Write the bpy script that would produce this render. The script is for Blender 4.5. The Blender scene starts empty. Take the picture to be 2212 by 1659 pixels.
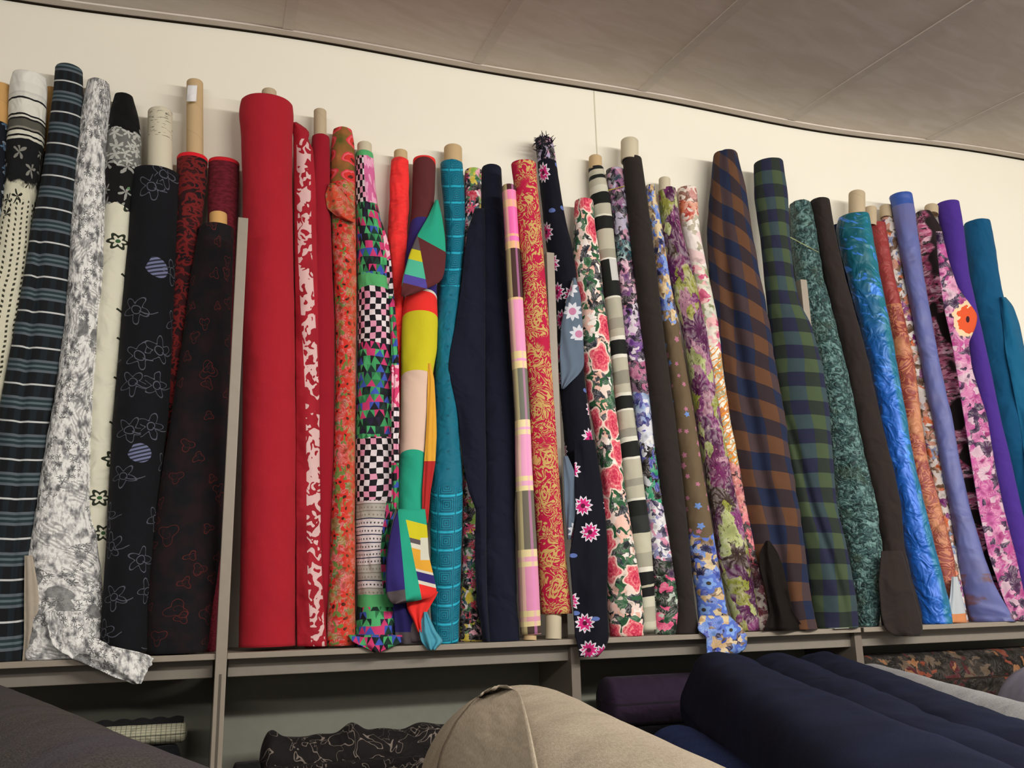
import bpy, math
import numpy as np
from mathutils import Vector, Matrix, noise as mnoise

# ------------------------------------------------------------------ camera
W, H, F = 2212.0, 1659.0, 1930.0
CX, CY = W/2, H/2
D = 2.8                       # camera to wall, metres
EYE = 1.476
def nrm(v): return v/np.linalg.norm(v)
_X = nrm(np.array([5850., 320., F])); _Z = np.array([-256., -8200., F]); _Z = nrm(_Z-_X*(_Z@_X)); _Y = np.cross(_Z, _X)
RM = np.stack([_X, _Y, _Z], 1)
CAM = np.array([0., -D, EYE])
def ray(px, py): return RM.T@np.array([px-CX, py-CY, F])
def P(px, py, y):
    r = ray(px, py); return CAM+(y+D)/r[1]*r
def Pz(px, py, z):
    r = ray(px, py); return CAM+(z-EYE)/r[2]*r
def mpp(p):                   # metres per photo pixel at a point
    return (RM@(np.array(p)-CAM))[2]/F
scene = bpy.context.scene
COL = scene.collection
cam = bpy.data.cameras.new('camera'); cam.sensor_width = 36; cam.sensor_fit = 'HORIZONTAL'; cam.lens = F/W*36
cam.clip_start = 0.02
co = bpy.data.objects.new('camera', cam); COL.objects.link(co); scene.camera = co
rx, dn, fw = RM.T@np.array([1, 0, 0]), RM.T@np.array([0, 1, 0]), RM.T@np.array([0, 0, 1])
M = Matrix(((rx[0], -dn[0], -fw[0], CAM[0]), (rx[1], -dn[1], -fw[1], CAM[1]), (rx[2], -dn[2], -fw[2], CAM[2]), (0, 0, 0, 1)))
co.matrix_world = M

SHELF_Z = 1.352
SHELF_Y = -0.31
# ------------------------------------------------------------------ node expressions
def lin(c):
    if isinstance(c, str):
        c = tuple(int(c[i:i+2], 16)/255 for i in (0, 2, 4))
    return tuple((x/12.92 if x <= .04045 else ((x+.055)/1.055)**2.4) for x in c[:3])+(1.0,)
class Fx:
    def __init__(s, g, k): s.g, s.k = g, k
    def _b(s, op, o, rev=False):
        return s.g.m(op, o, s) if rev else s.g.m(op, s, o)
    def __add__(s, o): return s._b('ADD', o)
    __radd__ = __add__
    def __sub__(s, o): return s._b('SUBTRACT', o)
    def __rsub__(s, o): return s._b('SUBTRACT', o, True)
    def __mul__(s, o): return s._b('MULTIPLY', o)
    __rmul__ = __mul__
    def __truediv__(s, o): return s._b('DIVIDE', o)
    def __rtruediv__(s, o): return s._b('DIVIDE', o, True)
    def __gt__(s, o): return s._b('GREATER_THAN', o)
    def __lt__(s, o): return s._b('LESS_THAN', o)
    def floor(s): return s.g.m('FLOOR', s)
    def frac(s): return s.g.m('FRACT', s)
    def abs(s): return s.g.m('ABSOLUTE', s)
    def sin(s): return s.g.m('SINE', s)
    def cos(s): return s.g.m('COSINE', s)
    def mod2(s): return (s*0.5).frac()*2
class G:
    def __init__(s, name):
        s.mat = bpy.data.materials.new(name); s.mat.use_nodes = True
        s.t = s.mat.node_tree; s.n = s.t.nodes; s.l = s.t.links
        s.bsdf = s.n['Principled BSDF']
        tc = s.n.new('ShaderNodeTexCoord'); s.tc = tc
        sp = s.n.new('ShaderNodeSeparateXYZ'); s.l.new(tc.outputs['UV'], sp.inputs[0])
        s.u, s.v = Fx(s, sp.outputs[0]), Fx(s, sp.outputs[1])
        so = s.n.new('ShaderNodeSeparateXYZ'); s.l.new(tc.outputs['Object'], so.inputs[0])
        s.x, s.y, s.z = [Fx(s, o) for o in so.outputs]
    def put(s, inp, val):
        if isinstance(val, Fx): s.l.new(val.k, inp)
        elif hasattr(val, 'is_linked') or isinstance(val, bpy.types.NodeSocket): s.l.new(val, inp)
        else: inp.default_value = val
    def m(s, op, a, b=None, c=None, clamp=False):
        n = s.n.new('ShaderNodeMath'); n.operation = op; n.use_clamp = clamp
        for i, x in enumerate((a, b, c)):
            if x is not None: s.put(n.inputs[i], x)
        return Fx(s, n.outputs[0])
    def mx(s, a, b): return s.m('MAXIMUM', a, b)
    def mn(s, a, b): return s.m('MINIMUM', a, b)
    def atan2(s, a, b): return s.m('ARCTAN2', a, b)
    def hyp(s, a, b): return s.m('SQRT', a*a+b*b)
    def smooth(s, x, a, b):
        n = s.n.new('ShaderNodeMapRange'); n.interpolation_type = 'SMOOTHSTEP'
        s.put(n.inputs[0], x); n.inputs[1].default_value = a; n.inputs[2].default_value = b
        return Fx(s, n.outputs[0])
    def vec(s, a, b, c=0.0):
        n = s.n.new('ShaderNodeCombineXYZ'); s.put(n.inputs[0], a); s.put(n.inputs[1], b); s.put(n.inputs[2], c); return n.outputs[0]
    def noise(s, a, b, scale=10., seed=0., detail=2., dist=0., rough=.5):
        n = s.n.new('ShaderNodeTexNoise'); s.l.new(s.vec(a, b, seed), n.inputs['Vector'])
        n.inputs['Scale'].default_value = scale; n.inputs['Detail'].default_value = detail; n.inputs['Distortion'].default_value = dist
        n.inputs['Roughness'].default_value = rough
        return Fx(s, n.outputs[0])
    def warp(s, a, b, scale, amp, seed=3.):
        n = s.n.new('ShaderNodeTexNoise'); s.l.new(s.vec(a, b, seed), n.inputs['Vector']); n.inputs['Scale'].default_value = scale
        n.inputs['Detail'].default_value = 2
        sp = s.n.new('ShaderNodeSeparateColor'); s.l.new(n.outputs['Color'], sp.inputs[0])
        return a+(Fx(s, sp.outputs[0])-.5)*(2*amp), b+(Fx(s, sp.outputs[1])-.5)*(2*amp)
    def vor(s, a, b, scale, seed=0., rnd=1., feat='F1'):
        n = s.n.new('ShaderNodeTexVoronoi'); n.voronoi_dimensions = '2D'; n.feature = feat
        a2, b2 = a+seed*.731, b+seed*.413
        s.l.new(s.vec(a2, b2), n.inputs['Vector']); n.inputs['Scale'].default_value = scale; n.inputs['Randomness'].default_value = rnd
        if feat == 'DISTANCE_TO_EDGE': return Fx(s, n.outputs['Distance'])
        cs = s.n.new('ShaderNodeSeparateColor'); s.l.new(n.outputs['Color'], cs.inputs[0])
        ps = s.n.new('ShaderNodeSeparateXYZ'); s.l.new(n.outputs['Position'], ps.inputs[0])
        return (a2-Fx(s, ps.outputs[0]), b2-Fx(s, ps.outputs[1]), Fx(s, cs.outputs[0]), Fx(s, cs.outputs[1]), Fx(s, cs.outputs[2]))
    def white(s, a, b, seed=0.):
        n = s.n.new('ShaderNodeTexWhiteNoise'); n.noise_dimensions = '3D'; s.l.new(s.vec(a, b, seed), n.inputs[0]); return Fx(s, n.outputs[0])
    def ramp(s, x, stops, const=False):
        # more than 30 stops are chained
        stops = sorted(stops, key=lambda q: q[0])
        if len(stops) > 30:
            cut = stops[28][0]
            return s.mix(x > cut, s.ramp(x, stops[:29], const), s.ramp(x, stops[28:], const))
        top = max(q[0] for q in stops)
        if top > .999:
            k = .99/top; x = x*k; stops = [(p*k, c) for p, c in stops]
        n = s.n.new('ShaderNodeValToRGB'); cr = n.color_ramp; cr.interpolation = 'CONSTANT' if const else 'LINEAR'
        s.put(n.inputs[0], x)
        while len(cr.elements) < len(stops): cr.elements.new(1.0)
        for e, (p, c) in zip(cr.elements, stops): e.position = p
        for e, (p, c) in zip(cr.elements, stops): e.position = p; e.color = lin(c)
        return n.outputs[0]
    def mix(s, f, a, b, mode='MIX'):
        n = s.n.new('ShaderNodeMix'); n.data_type = 'RGBA'; n.blend_type = mode
        s.put(n.inputs[0], f)
        for i, c in ((6, a), (7, b)):
            if isinstance(c, (str, tuple)): n.inputs[i].default_value = lin(c)
            else: s.l.new(c, n.inputs[i])
        return n.outputs[2]
    def pal(s, x, cols):          # random value -> one of the colours
        return s.ramp(x, [(i/len(cols), c) for i, c in enumerate(cols)], True)
    # ---- motifs
    def flower(s, a, b, scale, R, n, seed=0., dens=.7, sharp=.35):
        lx, ly, c1, c2, c3 = s.vor(a, b, scale, seed, .75)
        r = s.hyp(lx, ly); an = s.atan2(ly, lx)+c1*6.28
        rad = (s.m('COSINE', an*n)*sharp+(1-sharp))*R*(c3*.5+.6)
        return (r < rad)*(c2 < dens), r/R, (c1, c2, c3)
    def blobs(s, a, b, cols, scale=30., warp=.02, wscale=30., seed=0., pet=1.):
        a2, b2 = s.warp(a, b, wscale, warp, seed+1)
        a2, b2 = s.warp(a2, b2, wscale*3.2, warp*.35, seed+4)
        lx, ly, c1, c2, c3 = s.vor(a2, b2, scale, seed)
        c = s.pal(c1, cols)
        qx, qy, d1, d2, d3 = s.vor(a2, b2, scale*2.3, seed+7)
        c = s.mix((d2 > .62), c, s.pal(d1, cols))
        r = s.hyp(lx, ly)*scale; an = s.atan2(ly, lx)
        st = s.m('SINE', an*13+c1*9)*.5+.5
        c = s.mix(s.smooth(r, .1, .55)*(.22*pet)*st, c, 'f4e8ec'); c = s.mix(s.smooth(.35-r, 0., .3)*(.35*pet)*(c3 > .4), c, '20101c')
        return c, (c2, c3)
    def ell(s, u0, v0, ru, rv, rot=0.):
        du, dv = s.u-u0, s.v-v0
        c, n = math.cos(rot), math.sin(rot)
        return s.hyp((du*c+dv*n)/ru, (dv*c-du*n)/rv)
    def curls(s, a, b, scale, R, seed=0., dens=.8, w=.12):
        lx, ly, c1, c2, c3 = s.vor(a, b, scale, seed, .9)
        r = s.hyp(lx, ly)/R; an = s.atan2(ly, lx)
        sh = r-(s.m('COSINE', an*(3)+c1*6.28)*.25+.75)*(c3*.5+.5)
        sp = ((r*1.6-an*.159+c1).frac()-.5).abs()
        return s.mx((sh.abs() < w), (sp < w*.6)*(r < .55))*(c2 < dens)
    def out(s, col, rough=.85, sheen=.03, metal=0., spec=.18, bump=None, bd=.002, weave=True, hsv=None):
        p = s.bsdf
        if isinstance(col, (str, tuple)): p.inputs['Base Color'].default_value = lin(col)
        else: s.l.new(col, p.inputs['Base Color'])
        s.put(p.inputs['Roughness'], rough); s.put(p.inputs['Metallic'], metal); sheen = min(sheen, .04)
        p.inputs['Specular IOR Level'].default_value = spec
        p.inputs['Sheen Weight'].default_value = sheen; p.inputs['Sheen Roughness'].default_value = .5
        h = None
        if weave: h = s.noise(s.u*3, s.v, 500., 9., 1.)*.12
        if bump is not None: h = bump if h is None else h+bump
        if h is not None:
            b = s.n.new('ShaderNodeBump'); b.inputs['Strength'].default_value = 1; b.inputs['Distance'].default_value = bd
            s.put(b.inputs['Height'], h); s.l.new(b.outputs[0], p.inputs['Normal'])
        return s.mat
def vary(g, col, amt=.12, sc=25., seed=0.):
    n = g.noise(g.u, g.v, sc, seed, 3.)
    return g.mix(n*amt*2, col, '000000' if amt > 0 else 'ffffff')
def wr(g, sc=18., st=1.0, sx=1., sy=1., seed=0.):   # soft wrinkle height
    return g.noise(g.u*sx, g.v*sy, sc, seed+5, 2., .6)*(4*st)
def solid(name, col, rough=.9, sheen=.2, st=1., metal=0., spec=.25, bd=.003, amt=.1):
    g = G(name); return g.out(vary(g, lin2(col), amt), rough, sheen, metal, spec, wr(g, 16, st), bd)
def lin2(c): return c

# ------------------------------------------------------------------ mesh helpers
def tagt(o, label, cat, group=None, kind=None):
    if label: o['label'] = label
    if cat: o['category'] = cat
    if group: o['group'] = group
    if kind: o['kind'] = kind
    return o
def link(name, verts, faces, mat, parent=None, uvs=None, smooth=True):
    me = bpy.data.meshes.new(name); me.from_pydata([tuple(map(float, v)) for v in verts], [], faces); me.materials.append(mat)
    if uvs is not None:
        lay = me.uv_layers.new(name='UVMap')
        idx = np.zeros(len(me.loops), dtype=np.int32); me.loops.foreach_get('vertex_index', idx)
        lay.data.foreach_set('uv', np.asarray(uvs, dtype=np.float32)[idx].ravel())
    me.validate()
    if smooth: me.polygons.foreach_set('use_smooth', [True]*len(me.polygons))
    o = bpy.data.objects.new(name, me); COL.objects.link(o)
    if parent:
        o.parent = parent; o.matrix_parent_inverse = parent.matrix_world.inverted()
    return o
def empty(name, loc):
    o = bpy.data.objects.new(name, None); COL.objects.link(o); o.location = [float(x) for x in loc]; o.empty_display_size = .05
    o.matrix_world = Matrix.Translation(o.location)
    return o
def box(name, lo, hi, mat, parent=None, bev=.0):
    x0, y0, z0 = lo; x1, y1, z1 = hi
    v = [(x0, y0, z0), (x1, y0, z0), (x1, y1, z0), (x0, y1, z0), (x0, y0, z1), (x1, y0, z1), (x1, y1, z1), (x0, y1, z1)]
    f = [(0, 3, 2, 1), (4, 5, 6, 7), (0, 1, 5, 4), (1, 2, 6, 5), (2, 3, 7, 6), (3, 0, 4, 7)]
    o = link(name, v, f, mat, parent, smooth=False)
    if bev:
        b = o.modifiers.new('bevel', 'BEVEL'); b.width = bev; b.segments = 2
    return o
def nz(x, y, z=0.): return mnoise.noise(Vector((x, y, z)))
def resample(rows, n, sm=3):
    rows = sorted(rows); ys = np.array([r[0] for r in rows], float)
    t = np.linspace(ys[0], ys[-1], n)
    out = [t]
    for k in range(1, len(rows[0])):
        a = np.interp(t, ys, [r[k] for r in rows])
        # light smoothing that keeps the ends
        for _ in range(sm):
            b = a.copy(); b[1:-1] = (a[:-2]+2*a[1:-1]+a[2:])/4; a = b
        out.append(a)
    return np.stack(out, 1)
def lateral(p):               # horizontal directions across and along the sight line at a point
    d = np.array([p[0]-CAM[0], p[1]-CAM[1], 0.]); d = nrm(d); a = np.array([d[1], -d[0], 0.]); return a, d
def tube(name, a, b, r, mat, parent, wall=.15, n=28):
    a, b = np.array(a, float), np.array(b, float); ax = nrm(b-a); s = nrm(np.cross(ax, [0, 1, 0])); q = np.cross(ax, s)
    vs, uv = [], []
    L = np.linalg.norm(b-a)
    prof = [(0, r, 0), (0, r, .02), (1, r, .98), (1, r*.98, 1), (1, r*(1-wall), 1), (1, r*(1-wall), .97), (0, r*(1-wall), .03), (0, r*(1-wall), 0)]
    prof = [(r, 0), (r, L*.5), (r, L-.002), (r*.98, L), (r*(1-wall), L), (r*(1-wall), L*.5), (r*(1-wall), 0), (r, 0)]
    for (rr, h) in prof:
        for i in range(n):
            th = 2*math.pi*i/n
            vs.append(a+ax*h+s*rr*math.cos(th)+q*rr*math.sin(th)); uv.append((i/n*.2, h))
    fs = []
    for j in range(len(prof)-1):
        for i in range(n):
            k = (i+1) % n; fs.append((j*n+i, j*n+k, (j+1)*n+k, (j+1)*n+i))
    return link(name, vs, fs, mat, parent, uv)
def fabric(name, rows, yt, yb, mat, parent, cap=.05, wrk=.02, grooves=(), nseg=44, step=8., seed=0., fold=0., floorz=SHELF_Z, flat=None, twist=0.):
    """wound cloth: rows = (photo y, left, right) of its outline, swept between depth yt (top) and yb (bottom)"""
    if rows[1][0]-rows[0][0] <= 16: rows = rows[1:]
    y0, y1 = rows[0][0], rows[-1][0]
    n = max(6, int((y1-y0)/step)); R = resample(rows, n)
    vs, uv, fs = [], [], []
    rm = float(np.mean(R[:, 2]-R[:, 1]))/2
    prev = None
    cents = []
    for j, (py, xl, xr) in enumerate(R):
        t = (py-y0)/(y1-y0); yy = yt+(yb-yt)*t
        c = P((xl+xr)/2, py, yy)
        if c[2] < floorz+.001: c[2] = floorz+.001
        cents.append(c)
        a, d = lateral(c); m = mpp(c); r = (xr-xl)/2*m
        rb = min(r, cap)
        for i in range(nseg):
            th = 2*math.pi*i/nseg       # th=0 faces the camera
            s, k = math.sin(th), math.cos(th)
            e = 1.0
            if wrk: e += 1.5*wrk*nz(math.cos(th)*1.6+seed*7.1, math.sin(th)*1.6, py*.022+seed)+wrk*.9*nz(math.cos(th)*3.5, math.sin(th)*3.5+seed*3.3, py*.05)
            if fold: e += fold*math.cos(3*th+seed+2.2*nz(seed, py*.006)+twist*t)*(.3+.7*t)
            rr_ = rb*e
            x_ = r*(1+.55*(e-1))
            for (gp, dep, wd) in grooves:
                if k > 0:
                    g0 = np.interp(py, [q[0] for q in gp], [q[1] for q in gp]); g1 = np.interp(py, [q[0] for q in gp], [q[2] if len(q) > 2 else 1. for q in gp])
                    rr_ -= dep*g1*math.exp(-((s-g0)/wd)**2)
            vs.append(c+a*s*x_-d*k*rr_)
            th2 = th if th <= math.pi else th-2*math.pi
            uv.append((th2*rm/1000, py/1000))
        if j:
            for i in range(nseg):
                k2 = (i+1) % nseg; fs.append(((j-1)*nseg+i, (j-1)*nseg+k2, j*nseg+k2, j*nseg+i))
    def capring(base, cpos, up, sgn):
        nonlocal vs, uv, fs
        last = base
        ring = [vs[base+i] for i in range(nseg)]; cen = np.mean(ring, 0)
        for (sc, h) in ((.96, .004), (.86, .0065), (.5, .004), (.12, .002)):
            st = len(vs)
            for i in range(nseg):
                vs.append(cen+(ring[i]-cen)*sc+np.array([0, 0, sgn*h])); uv.append((uv[base+i][0]*sc, uv[base+i][1]-sgn*(1-sc)*.02))
            for i in range(nseg):
                k2 = (i+1) % nseg; q = (last+i, st+i, st+k2, last+k2); fs.append(q if sgn > 0 else q[::-1])
            last = st
        fs.append(tuple(last+i for i in range(nseg))[::(-1 if sgn > 0 else 1)])
    capring(0, None, None, 1)
    b = (n-1)*nseg
    fs.append(tuple(b+i for i in range(nseg)))
    o = link(name, vs, fs, mat, parent, uv)
    return o, cents
def sheet(name, rows, yt, yb, mat, parent, bulge=.01, wave=.006, wf=2., thick=.0022, nx=22, step=7., seed=0., edge=.0, free=True, ycurve=None):
    """a loose piece of cloth: outline rows (photo y, left, right), depth from yt to yb, bulging towards the room"""
    y0, y1 = rows[0][0], rows[-1][0]; n = max(8, int((y1-y0)/min(step, max(2.5, (y1-y0)/24)))); R = resample(rows, n, 1)
    vs, uv, fs = [], [], []
    for j, (py, xl, xr) in enumerate(R):
        t = (py-y0)/(y1-y0); yy = yt+(yb-yt)*t
        if ycurve: yy = float(np.interp(py, [q[0] for q in ycurve], [q[1] for q in ycurve]))
        for i in range(nx):
            s = i/(nx-1); px = xl+(xr-xl)*s
            if edge and i in (0, nx-1): px += edge*nz(py*.21, i+seed)*2
            dy = -bulge*math.sin(math.pi*s)+wave*math.sin(wf*math.pi*2*s+1.5*nz(seed, py*.008)*3+seed)*(.35+.65*t)
            dy += .3*wave*nz(s*5+seed, py*.02)
            vs.append(P(px, py, yy+dy)); uv.append((px/1000, py/1000))
            if j and i: fs.append(((j-1)*nx+i-1, j*nx+i-1, j*nx+i, (j-1)*nx+i))
    o = link(name, vs, fs, mat, parent, uv)
    so = o.modifiers.new('thickness', 'SOLIDIFY'); so.thickness = thick; so.offset = 0
    return o

# ------------------------------------------------------------------ cloth materials (u across, v down the cloth, 0.001 = about 1 mm)
def M_navyfloral_left():
    g = G('navy_cloth_pale_blossom'); c = '141821'
    f, r, k = g.flower(g.u, g.v, 28, .018, 5, 1, .9); col = g.mix(f, c, '8d97a3')
    f2, r2, k2 = g.flower(g.u, g.v, 45, .008, 4, 5, .8); col = g.mix(f2, col, '4f6a86')
    return g.out(col, bump=wr(g), bd=.003)
def M_striped_floral_cream():
    g = G('cream_cloth_striped_top'); v = g.v+g.noise(g.u, g.v, 30, 1)*.006
    st = g.ramp(v, [(0, 'e9e8e2'), (.196, '2b2b30'), (.199, 'e2e2dc'), (.215, 'cfd0cb'), (.219, '35353a'), (.222, 'dadad4'), (.228, '1d1d20'), (.231, 'e2e1d8'),
        (.262, '1a1a1c'), (.266, 'd8d6cc'), (.270, '1a1a1c'), (.274, '57564f'), (.290, '8d8a80'), (.294, '141416'), (.299, 'd6d6c8'), (.305, '141416'), (.309, 'cfcfc2'), (.318, '16171a')], True)
    a, b = g.warp(g.u, g.v, 40, .008)
    f, r, k = g.flower(a, b, 26, .02, 5, 2, .6, .5)
    blk = g.mix(f*(g.v > .33), '16171a', '85857f')
    n = g.noise(g.u, g.v, 50, 4); fl2, _, _ = g.flower(a, b, 30, .02, 5, 8, .7, .5)
    cream = g.mix(g.noise(g.u, g.v, 20, 3)*.5, 'dcd9c4', 'b5b3a2')
    cream = g.mix(fl2*(g.v < .48), cream, '23241f')
    ph = ((g.v*1.0+g.u.abs()*.4)/.011).frac(); lines = ((g.u*1+g.noise(g.u, g.v, 8, 6)*.02)/.017).frac()
    dots = (ph < .5)*((lines-.5).abs() < .16)
    cream = g.mix(dots*(g.v > .44), cream, '3a392f')
    c = g.mix(v > .318, st, blk); c = g.mix(g.smooth(g.v+(n-.5)*.05, .40, .415), c, cream)
    return g.out(c, bump=wr(g), bd=.004)
def M_blackplaid():
    g = G('black_grey_check_suiting'); x = g.v-.19
    n = (x*15.03-x*x*1.764)+g.u*1.2*g.u*20; f = n.frac()
    d = g.mn(f, 1-f)
    c = g.ramp(g.noise(g.u, g.v, 8, 1), [(.3, '15171b'), (.7, '1b1e23')])
    us = ((g.u/.026).frac()-.5).abs()
    c = g.mix((us < .22)*.35, c, '23323a')
    band = lambda a, b: (f > a)*(f < b)
    c = g.mix(band(.33, .40), c, '5b646d'); c = g.mix(band(.40, .47), c, '29383e'); c = g.mix(band(.47, .53), c, '5b6a72')
    c = g.mix(band(.53, .60), c, '29383e'); c = g.mix(band(.60, .67), c, '5b646d')
    c = g.mix(d < .024, c, 'c3c6c8')
    return g.out(c, .9, bump=wr(g, 9), bd=.003)
def M_lace(name='white_lace_collage', lo='7d7d80'):
    g = G(name); a, b = g.warp(g.u, g.v, 30, .012)
    lx, ly, c1, c2, c3 = g.vor(a, b, 22, 2)
    ang = c2*3.14; str_ = ((lx*g.m('COSINE', ang)+ly*g.m('SINE', ang))/.0075).frac() < .5
    base = g.ramp(g.noise(g.u*1.6, g.v, 42, 4, 4), [(.34, '6c6c70'), (.43, 'b8b8ba'), (.52, 'ececec')])
    base = g.mix((c1 > .8)*str_*.55, base, '8b8b8d')
    fl, r, _ = g.flower(a, b, 75, .0078, 6, 4, .7, .45)
    base = g.mix(fl*(c3 > .45)*.85, base, '4f5153')
    r2 = g.hyp(lx, ly); base = g.mix((r2 < .017)*(c1 < .16)*.8, base, '6a6b6d')
    rr = g.noise(g.u*3, g.v, 60, 9, 4); base = g.mix((rr < .42)*.4, base, '66666a')
    return g.out(base, .8, bump=wr(g, 40, .6)+g.noise(g.u, g.v, 160, 1)*1.0, bd=.004)
def M_bwlace():
    g = G('black_white_floral_border_print'); a, b = g.warp(g.u, g.v, 45, .008)
    f, r, _ = g.flower(a, b, 48, .014, 5, 1, .95, .4)
    grey = g.mix(f, '6f706e', 'b9bab6')
    f2, r2, _ = g.flower(a, b, 26, .017, 5, 6, .75, .5)
    c = g.mix(f2, '141516', '9a9b98'); gr, _, _ = g.flower(a, b, 60, .006, 3, 9, .12); c = g.mix(gr, c, '4f8a55')
    n = (g.noise(g.u, g.v, 40, 3)-.5)*.06
    cream = g.mix(g.noise(g.u, g.v, 12, 7)*.4, 'e3e1cf', 'b9b7a6')
    lx, ly, c1, c2, c3 = g.vor(g.u*.75, g.v, 13, 4, .5); rr = g.hyp(lx, ly); an = g.atan2(ly, lx)
    ro = .014*(.75+.25*1); pet = g.m('COSINE', an*6)*.0035+.0125
    ring = ((rr-pet).abs() < .0032)*(c1 < .55); lf = ((ly*1.6-lx*.8).abs() < .004)*(rr < .02)*(c1 > .55)
    cream = g.mix(g.mx(ring, lf), cream, '2c3126'); cream = g.mix((rr < .004)*(c1 < .4), cream, '39603a')
    out = g.mix(g.v+n > .290, '0d0d0f', grey); out = g.mix(g.v+n > .368, out, c); out = g.mix(g.v+n > .455, out, cream)
    return g.out(out, .85, bump=wr(g, 20), bd=.004)
def M_blackembroid():
    g = G('black_cloth_grey_embroidery'); c = vary(g, '15161c', .2, 10)
    a, b = g.warp(g.u, g.v, 20, .01)
    lx, ly, c1, c2, c3 = g.vor(a, b, 11.5, 2, .7); r = g.hyp(lx, ly); an = g.atan2(ly, lx)
    pet = .021+g.m('COSINE', an*5+c1*6.28)*.008
    w = ((r-pet).abs() < .0013)+((r-.009).abs() < .001)
    tail = ((ly-g.m('SINE', lx*70)*.008).abs() < .001)*(lx > .005)*(lx < .045)
    c = g.mix(g.mn(w*(c2 < .75)+tail*(c2 < .8), 1)*.6, c, '6a6d7c')
    for (u0, v0, ru, rv, ro) in ((.012, .590, .026, .020, .5), (.004, .985, .024, .020, .3)):
        e = g.ell(u0, v0, ru, rv, ro); st = ((g.v*1.1+g.u*.35)/.009).frac() < .55
        c = g.mix((e < 1)*(g.u-u0+(g.v-v0)*.5 > -.022)*g.mx(st, .12), c, '6f7598')
    return g.out(c, .9, bump=wr(g, 12), bd=.003)
def M_redblack(name, bg, fg, dens, w=.16, amt=.9, sc=30, cl=.5, top=0):
    g = G(name); a, b = g.warp(g.u, g.v, 20, .008)
    k1 = g.curls(a, b, sc, .016, 1, dens, w); k2 = g.curls(a, b, sc*.72, .024, 6, dens*.9, w*.6)
    base = g.mix(g.smooth(g.noise(g.u, g.v, 22, 2, 3), .35, .7)*cl*amt, bg, fg)
    c = g.mix(g.mx(k1, k2)*amt, base, fg)
    if top: c = g.mix(g.v < top, c, 'd8202c')
    return g.out(c, .9, bump=wr(g, 10), bd=.003)
def M_redlines():
    g = G('wine_crepe'); s = g.noise(g.u*.6, g.v, 200, 1, 1)
    c = g.mix(g.smooth(s, .35, .65)*.55, '6e1f2c', '3b0f18'); c = g.mix(g.v < .357, c, 'c8202c'); return g.out(c, .9, bump=wr(g, 40), bd=.002)
def M_red(name='red_felt', col='ad2230'):
    g = G(name); c = vary(g, col, .07, 14); return g.out(c, .95, .4, bump=wr(g, 7, 1.2), bd=.004)
def M_redmotif():
    g = G('red_velvet_white_motif'); base = g.mix(g.smooth(g.noise(g.u*2, g.v*.6, 18, 2), .3, .8)*.5, 'a51b2c', '7a1120')
    a, b = g.warp(g.u, g.v, 30, .010, 7)
    cen = g.v*.030+.6455+g.m('SINE', g.v*9)*.003
    n = g.noise(a*1.2+b*.7, b*.95-a*.8, 34, 11, 0., 1.6); big = g.noise(g.u, g.v, 11, 3, 0)
    msk = ((g.u-cen).abs() < .0148)*(n+(big-.5)*.3 > .50)*(g.v > .3)
    return g.out(g.mix(msk, base, 'd8b4b4'), .7, .4, bump=wr(g, 14, 1), bd=.004)
def M_redgreen():
    g = G('red_green_watermelon_floral'); a, b = g.warp(g.u, g.v, 30, .012)
    bg = g.ramp(g.noise(g.u*.7, g.v, 30, 4, 3), [(.3, '4f5a25'), (.5, '8d5f33'), (.68, 'a8653a')])
    lx, ly, c1, c2, c3 = g.vor(a*.55, b, 30, 2, .45); r = g.hyp(lx*1., ly)
    col = g.mix(r < .013, bg, 'd9384a'); col = g.mix((r < .0115), col, 'e2606a'); col = g.mix((r < .0095), col, 'cf3330'); col = g.mix((r < .004)*(c1 > .3), col, '5d2b20')
    col2 = g.blobs(g.u, g.v, ['c8372f', 'c8372f', 'b05a35', '9a7a3c', '5f7434', 'c94a3f', 'd4575c', 'a0462c'], 55, .012, 45, 3)[0]
    fl, rr, _ = g.flower(a, b, 38, .017, 5, 8, .8, .3); col2 = g.mix(fl, col2, 'd0332c'); col2 = g.mix(fl*(rr < .2), col2, '3f1f1a')
    lf, _, _ = g.flower(a*1.4, b, 30, .017, 3, 4, .5, .5); col2 = g.mix(lf*(g.u < .005), col2, '6c8040')
    col2 = g.mix(g.smooth(g.u, .0, .018)*.35, col2, 'b5683f')
    c = g.mix(g.v > .40, col, col2); return g.out(c, .85, bump=wr(g, 14), bd=.003)
def checker(g, s, k1, k2, su=None):
    a, b = g.warp(g.u, g.v, 18, .006, 9); q = ((a/(su or s)).floor()+(b/s).floor()).mod2() > .5
    rnd = g.white((a/(su or s)).floor(), (b/s).floor(), 2); pk = g.mix(rnd > .62, k2, 'e39ab8'); return g.mix(q, k1, pk)
def triangles(g, s=.021):
    a, b = g.warp(g.u, g.v, 14, .008, 4); r_ = (b/s).floor(); x = a/(s*1.05)+r_*.5; fx, fy = x.frac(), (b/s).frac()
    up = ((fx-.5).abs()*2 < fy); rnd = g.white(x.floor()+up*.37, r_, 5)
    return g.pal(rnd, ['c93a72', '16302a', '3f9a5f', '3d55b5', '1a1a22', '2f7a4e', '1c3a30', '4fb070', 'c93a72', '25203a'])
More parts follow.
